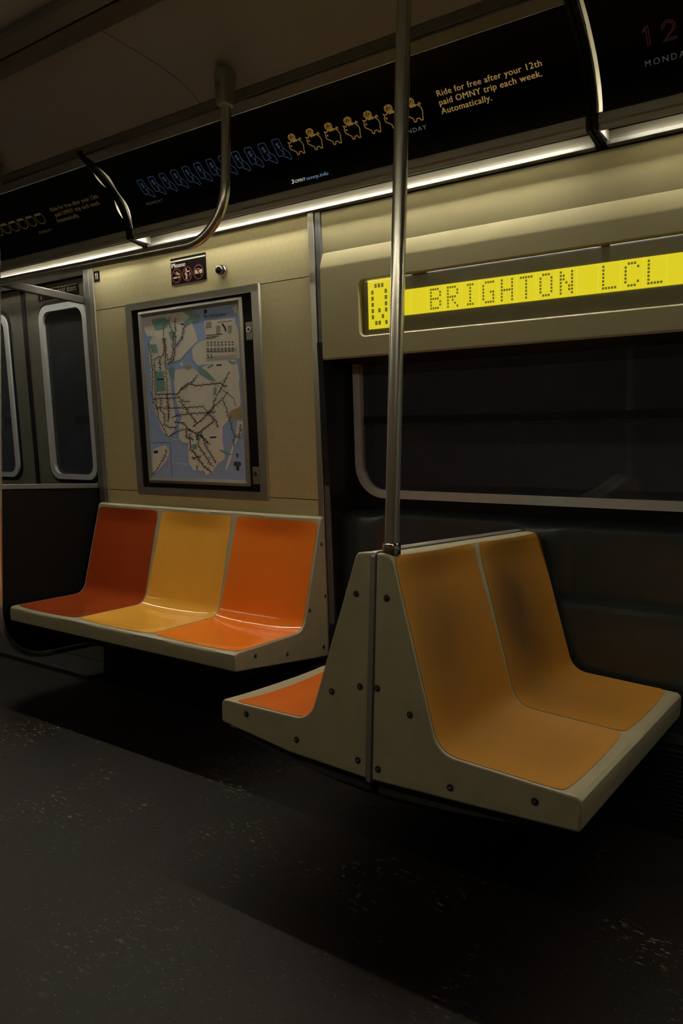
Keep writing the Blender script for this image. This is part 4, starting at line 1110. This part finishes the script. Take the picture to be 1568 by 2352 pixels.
# lines of the network with their station names as ticks
for pts, m, tk in (([(380, 410), (375, 520), (385, 640), (380, 740), (280, 780), (285, 920), (285, 1120), (300, 1260), (330, 1440), (380, 1540), (430, 1630)], 'ink', 30),
                   ([(435, 340), (445, 430), (490, 520), (480, 600), (480, 700), (465, 780), (400, 800), (405, 920), (415, 1120), (425, 1300), (440, 1440)], 'ink', 34),
                   ([(500, 340), (505, 520), (500, 660), (490, 790), (420, 830)], 'ink', 24), ([(595, 430), (580, 560), (510, 650)], 'ink', 14), ([(385, 560), (400, 700), (400, 780)], 'red_ink', 18),
                   ([(225, 610), (240, 740), (260, 900), (255, 1130), (270, 1240), (310, 1330)], 'ink', 26), ([(340, 780), (345, 910)], 'ink', 8), ([(350, 1200), (345, 1340), (385, 1380), (390, 1500), (440, 1530), (520, 1530)], 'ink', 20), ([(415, 1160), (430, 1320), (430, 1470)], 'ink', 14),
                   ([(300, 1165), (530, 1165), (570, 1100), (640, 1055), (740, 1078), (990, 1055), (1020, 1085), (1060, 1085)], 'red_ink', 26), ([(270, 1210), (540, 1205), (600, 1250), (660, 1245)], 'ink', 12), ([(540, 1140), (650, 1060)], 'ink', 6), ([(680, 1050), (740, 960)], 'ink', 8),
                   ([(550, 1240), (620, 1330), (690, 1430), (740, 1490)], 'ink', 16), ([(310, 1310), (480, 1320), (790, 1305), (860, 1370), (940, 1370)], 'ink', 20), ([(470, 1420), (560, 1390), (860, 1370), (920, 1300), (1000, 1240)], 'ink', 22),
                   ([(1075, 940), (1030, 1040), (960, 1170), (910, 1260), (920, 1330), (860, 1380)], 'ink', 20), ([(1060, 1160), (1010, 1240), (1060, 1350), (1140, 1640), (1130, 1750)], 'ink', 16), ([(1010, 1130), (1130, 1220), (1150, 1310)], 'ink', 0),
                   ([(860, 1370), (780, 1460), (690, 1530)], 'ink', 14), ([(860, 1380), (930, 1460), (970, 1540)], 'ink', 12), ([(490, 1470), (590, 1480), (650, 1560), (740, 1600), (840, 1530), (920, 1470)], 'red_ink', 26), ([(430, 1630), (520, 1580), (620, 1545), (680, 1560)], 'ink', 8),
                   ([(740, 1600), (800, 1640), (865, 1720)], 'ink', 16), ([(740, 1610), (760, 1740), (830, 1850), (900, 1960)], 'ink', 20), ([(780, 1590), (830, 1740), (940, 1930)], 'ink', 20), ([(655, 1600), (670, 1770), (740, 1850), (800, 1950), (890, 2020)], 'red_ink', 26),
                   ([(620, 1560), (620, 1640), (700, 1660)], 'ink', 10), ([(680, 1860), (780, 1860)], 'ink', 8), ([(1205, 1510), (1190, 1640), (1150, 1640)], 'ink', 8), ([(270, 2030), (330, 1950), (400, 1830), (410, 1760)], 'ink', 14)):
    mline(pts, m, L3, 0.0048 if m == 'ink' else 0.0070, tk)
mline([(240, 1690), (450, 1692), (470, 2065)], 'navy', L3, 0.003); mline([(430, 1635), (545, 1665)], 'land', L2, 0.004); mline([(470, 1910), (640, 1930)], 'land', L2, 0.004)
for (x, y, w_) in ((310, 1003, 70), (945, 860, 55), (875, 1645, 70), (560, 410, 40), (275, 1785, 45), (275, 1800, 40)): mline([(x, y), (x + w_, y - 2)], 'navy', L4, 0.012)
for k in range(7): mline([(1130 + abs(k - 3) * 3, 1915 + k * 8), (1215 - abs(k - 3) * 4, 1920 + k * 8)], 'ink', L3, 0.004)
mpoly([(1158, 1970), (1190, 1972), (1192, 2012), (1160, 2010)], 'ink', L3)
mline([(1158, 1830), (1175, 1840), (1170, 1870)], 'navy', L3, 0.012)
def mtext(s, a, b, cap, m, bold=0.0):
    (u0, v0), (u1, v1) = HM(*a), HM(*b)
    vs, fs = fit_text(s, u0, u1, 0, cap, bold)
    mp.add([to_map(u, v0 + (v1 - v0) * (u - u0) / (u1 - u0) + v, L4) for u, v in vs], fs, MATS.index(m))
mtext('New York City Subway', (808, 335), (1045, 318), 0.0125, 'navy', 0.02)
mtext('with bus and railroad connections', (812, 356), (1000, 343), 0.006, 'navy')
cu, cv = HM(826, 275); asp = (mz1 - mz0) / (mx1 - mx0)
mp.add([to_map(cu + 0.016 * math.cos(w * PI / 10), cv + 0.016 * math.sin(w * PI / 10) / asp, L4) for w in range(20)], [tuple(range(20))], MATS.index('navy'))
po = mp.build('subway_map', [M[k] for k in MATS], smooth=0, fix=False)
tag(po, 'blue and white city subway map sheet inside the steel case above the bench', 'map')

# ------------------------------------------------------------------ small things on the wall
def wp(x, z, off): return (x, wall_y(z, off), z)
def flat(mb, vs, fs, off, mi): mb.add([wp(x, z, off) for x, z in vs], fs, mi)
x0, x1, z0, z1 = -2.598, -2.383, 0.780, 0.8895
t = thing('notice_sign', 'small black notice reading Please with three prohibition symbols, above the map', 'sign', (-2.49, wall_y(0.78), 0.78))
mb = MB(); mb.wbox(x0, x1, z0, z1, -0.001, 0.002)
mb.build('plate', M['sign_black'], t, smooth=0, bevel=0.0008, seg=1)
mb = MB()
flat(mb, [(x0 + 0.001, z1 - 0.0165), (x1 - 0.001, z1 - 0.0165), (x1 - 0.001, z1 - 0.0105), (x0 + 0.001, z1 - 0.0105)], [(0, 1, 2, 3)], 0.0027, 0)
vs, fs = fit_text('Please', x0 + 0.006, x0 + 0.093, z1 - 0.040, 0.0185, 0.03); flat(mb, vs, fs, 0.0027, 0)
mb.build('lettering', M['sign_white'], t, smooth=0, fix=False)
cxs = [x0 + 0.035, x0 + 0.102, x0 + 0.170]; cz = z0 + 0.0345; rr = 0.0285
mb = MB()
def pw(pts, w): 
    vs, fs = ribbon(pts, w); flat(mb, vs, fs, 0.0027, 0)
c = cxs[0]
flat(mb, [(c - 0.020, cz - 0.010), (c + 0.004, cz - 0.010), (c + 0.004, cz - 0.004), (c - 0.020, cz - 0.004)], [(0, 1, 2, 3)], 0.0027, 0)
flat(mb, [(c + 0.008, cz - 0.010), (c + 0.020, cz - 0.010), (c + 0.020, cz - 0.004), (c + 0.008, cz - 0.004)], [(0, 1, 2, 3)], 0.0027, 0)
pw([(c + 0.002, cz + 0.018), (c - 0.003, cz + 0.012), (c + 0.004, cz + 0.006), (c + 0.012, cz + 0.006), (c + 0.016, cz)], 0.003); pw([(c + 0.008, cz + 0.016), (c + 0.006, cz + 0.011), (c + 0.016, cz + 0.007), (c + 0.019, cz + 0.001)], 0.003)
mb.build('pictogram', M['sign_white'], t, smooth=0, fix=False); mb = MB()
c = cxs[1]
flat(mb, arc(c - 0.006, cz + 0.019, 0.0042, 0.0042, 0, 360, 12)[:-1], [tuple(range(12))], 0.0027, 0)
pw([(c - 0.006, cz + 0.013), (c - 0.006, cz - 0.003)], 0.009); pw([(c - 0.0085, cz - 0.002), (c - 0.0085, cz - 0.022)], 0.004); pw([(c - 0.0035, cz - 0.002), (c - 0.0035, cz - 0.022)], 0.004)
pw([(c - 0.004, cz + 0.011), (c + 0.015, cz + 0.011)], 0.0045); pw([(c - 0.010, cz + 0.011), (c - 0.015, cz - 0.001)], 0.004)
for dx, dz in ((0.014, 0.003), (0.018, -0.001), (0.014, -0.006)): pw([(c + dx - 0.002, cz + dz), (c + dx + 0.002, cz + dz)], 0.004)
mb.build('pictogram', M['sign_white'], t, smooth=0, fix=False); mb = MB()
c = cxs[2]
for s in (-1, 1): flat(mb, [(c + s * 0.0145 - 0.0075, cz - 0.006), (c + s * 0.0145 + 0.0075, cz - 0.006), (c + s * 0.0145 + 0.0075, cz + 0.010), (c + s * 0.0145 - 0.0075, cz + 0.010)], [(0, 1, 2, 3)], 0.0027, 0)
flat(mb, [(c - 0.006, cz - 0.006), (c + 0.006, cz - 0.006), (c + 0.006, cz + 0.006), (c - 0.006, cz + 0.006)], [(0, 1, 2, 3)], 0.0027, 0)
pw([(c - 0.008, cz + 0.013), (c + 0.008, cz + 0.013)], 0.002)
mb.build('pictogram', M['sign_white'], t, smooth=0, fix=False)
for c in cxs:
    mb = MB()
    vs, fs = ribbon(arc(c, cz, rr, rr, 0, 360, 32)[:-1], 0.0052, True); flat(mb, vs, fs, 0.0032, 0)
    vs, fs = ribbon([(c - rr * 0.7, cz + rr * 0.7), (c + rr * 0.7, cz - rr * 0.7)], 0.0048); flat(mb, vs, fs, 0.0032, 0)
    mb.build('prohibition_ring', M['sign_red'], t, smooth=0, fix=False)

t = thing('number_sticker', 'small black sticker with white number 11 at the top left of the wall', 'sticker', (-3.108, wall_y(0.857), 0.857))
mb = MB(); L = rrect(-3.1285, -3.087, 0.858, 0.9045, 0.006, 4); n = len(L)
mb.loft([[wp(x, z, -0.0005) for x, z in L], [wp(x, z, 0.0015) for x, z in L]])
mb.build('plate', M['sign_black'], t, smooth=0)
mb = MB(); 
for k in range(2):
    a = -3.1185 + k * 0.0115
    q = [(0.0035, 0), (0.0080, 0), (0.0080, 1), (0.0048, 1), (0.0040, 0.88), (0.0004, 0.80), (0.0004, 0.69), (0.0035, 0.69)]
    flat(mb, [(a + u, 0.867 + v * 0.0285) for u, v in q], [tuple(range(8))], 0.0022, 0)
    mb.build('numeral', M['sign_white'], t, smooth=0, fix=False); mb = MB()


t = thing('knob', 'round black and chrome knob on the wall right of the Please notice', 'knob', (-2.288, wall_y(0.802), 0.80))
kx, kz = -2.288, 0.803
nrm = Vector((0, -1, -LEAN)).normalized(); c0 = Vector(wp(kx, kz, -0.002))
MB().tube([c0, c0 + nrm * 0.010, c0 + nrm * 0.014], [0.0235, 0.0235, 0.021], 24).build('base', M['chrome'], t)
MB().tube([c0 + nrm * d for d in (0.012, 0.022, 0.030, 0.036, 0.039, 0.040)], [0.0205, 0.0200, 0.0175, 0.0125, 0.006, 0.001], 24).build('cap', mat('gloss_black_knob', (0.012, 0.012, 0.013), 0.12, var=0.1), t)

# sign on the door
dp = lambda x, z, off: (x, wall_y(z, DO + off), z)
pA = hit_plane(179.5, 648.5, (0, wall_y(0, DO), 0), Vector((0, 1, LEAN))); pB = hit_plane(89.5, 692, (0, wall_y(0, DO), 0), Vector((0, 1, LEAN)))
pC = hit_plane(181.6, 676, (0, wall_y(0, DO), 0), Vector((0, 1, LEAN)))
t = thing('door_sign', 'black sign with white lettering about holding doors, on the door behind the crossbar', 'sign', (pA.x, pA.y, pC.z))
dx0, dx1, dz1_, dz0_ = pB.x, pA.x, pA.z, pC.z
mb = MB(); mb.hexa([dp(dx0, dz0_, 0.003), dp(dx1, dz0_, 0.003), dp(dx1, dz0_, 0), dp(dx0, dz0_, 0), dp(dx0, dz1_, 0.003), dp(dx1, dz1_, 0.003), dp(dx1, dz1_, 0), dp(dx0, dz1_, 0)])
mb.build('plate', M['sign_black'], t, smooth=0)
tx1 = hit_plane(176.5, 666, (0, wall_y(0, DO), 0), Vector((0, 1, LEAN))); tx0 = hit_plane(138, 672, (0, wall_y(0, DO), 0), Vector((0, 1, LEAN)))
wd = (tx1.x - tx0.x) / 9.6 * 18.0
mb = MB(); vs, fs = fit_text('Do not hold doors', tx1.x - wd, tx1.x, (tx1.z + tx0.z) / 2 - 0.002, 0.030, 0.0); mb.add([dp(x, z, 0.0036) for x, z in vs], fs)
mb.build('lettering', M['sign_white'], t, smooth=0, fix=False); mb = MB()
mb.add([dp(dx0 + 0.01, dz1_ - 0.007, 0.0036), dp(dx1 - 0.004, dz1_ - 0.007, 0.0036), dp(dx1 - 0.004, dz1_ - 0.002, 0.0036), dp(dx0 + 0.01, dz1_ - 0.002, 0.0036)], [(0, 1, 2, 3)])
mb.build('line', M['sign_white'], t, smooth=0, fix=False); mb = MB()
rc = hit_plane(95, 684, (0, wall_y(0, DO), 0), Vector((0, 1, LEAN)))
mb.add([dp(rc.x + 0.004 + a, rc.z + b, 0.0036) for a, b in ((-0.004, -0.012), (0.004, -0.012), (0.004, 0.012), (-0.004, 0.012))], [(0, 1, 2, 3)])
mb.build('pictogram', M['sign_white'], t, smooth=0, fix=False)
mb = MB(); vs, fs = ribbon(arc(rc.x + 0.012, rc.z - 0.004, 0.014, 0.014, 0, 360, 20)[:-1], 0.004, True); mb.add([dp(x, z, 0.0040) for x, z in vs], fs)
mb.build('prohibition_ring', M['sign_red'], t, smooth=0, fix=False)

# ------------------------------------------------------------------ the rest of the car, behind and beside the camera
fy = lambda z: 2 * YC - wall_y(z)
mb = MB()
prof = [(fy(z), z) for z in (-H, -0.2, 0.4)]
mb.prism_x(prof + [(y - 0.05, z) for y, z in prof[::-1]], XA, XB, 0)
prof = [(fy(z), z) for z in (0.85, 0.958)]
mb.prism_x(prof + [(y - 0.05, z) for y, z in prof[::-1]], XA, XB, 0)
for x0, x1 in ((XA, -3.9), (-2.6, -1.6), (0.2, XB)):
    prof = [(fy(z), z) for z in (0.4, 0.85)]
    mb.prism_x(prof + [(y - 0.05, z) for y, z in prof[::-1]], x0, x1, 0)
structure(mb.build('wall_front', [M['wall']], smooth=0))
mb = MB()
for x0, x1 in ((-3.9, -2.6), (-1.6, 0.2)):
    z0_, z1_ = 0.4, 0.85
    mb.add([(x0, fy(z0_) - 0.03, z0_), (x1, fy(z0_) - 0.03, z0_), (x1, fy(z1_) - 0.03, z1_), (x0, fy(z1_) - 0.03, z1_)], [(0, 1, 2, 3)])
o = structure(mb.build('window_2', M['gloss_black'], smooth=0))
for nm, x0, x1 in (('wall_left', XA - 0.04, XA), ('wall_right', XB, XB + 0.04)):
    structure(MB().box(x0, x1, 2 * YC - 2.62, 2.62, -H, 1.40).build(nm, M['dark_steel'], smooth=0))
structure(MB().box(XA, XB, 2 * YC - 2.66, 2.66, 1.37, 1.40).build('ceiling_roof', M['black'], smooth=0))
# ------------------------------------------------------------------ world and view
w = bpy.data.worlds.new('tunnel_dark'); bpy.context.scene.world = w; w.use_nodes = True
w.node_tree.nodes['Background'].inputs[0].default_value = (0.6, 0.7, 1.0, 1); w.node_tree.nodes['Background'].inputs[1].default_value = 0.03
sc = bpy.context.scene
sc.view_settings.view_transform = 'Standard'; sc.view_settings.look = 'None'
sc.view_settings.exposure = 0.0; sc.view_settings.gamma = 1.0; sc.view_settings.use_curve_mapping = False
sc.cycles.use_denoising = True
sc.cycles.max_bounces = 8; sc.cycles.diffuse_bounces = 5; sc.cycles.glossy_bounces = 5; sc.cycles.transparent_max_bounces = 12
sc.cycles.sample_clamp_indirect = 6.0
sc.cycles.use_light_tree = True
sc.cycles.caustics_reflective = False
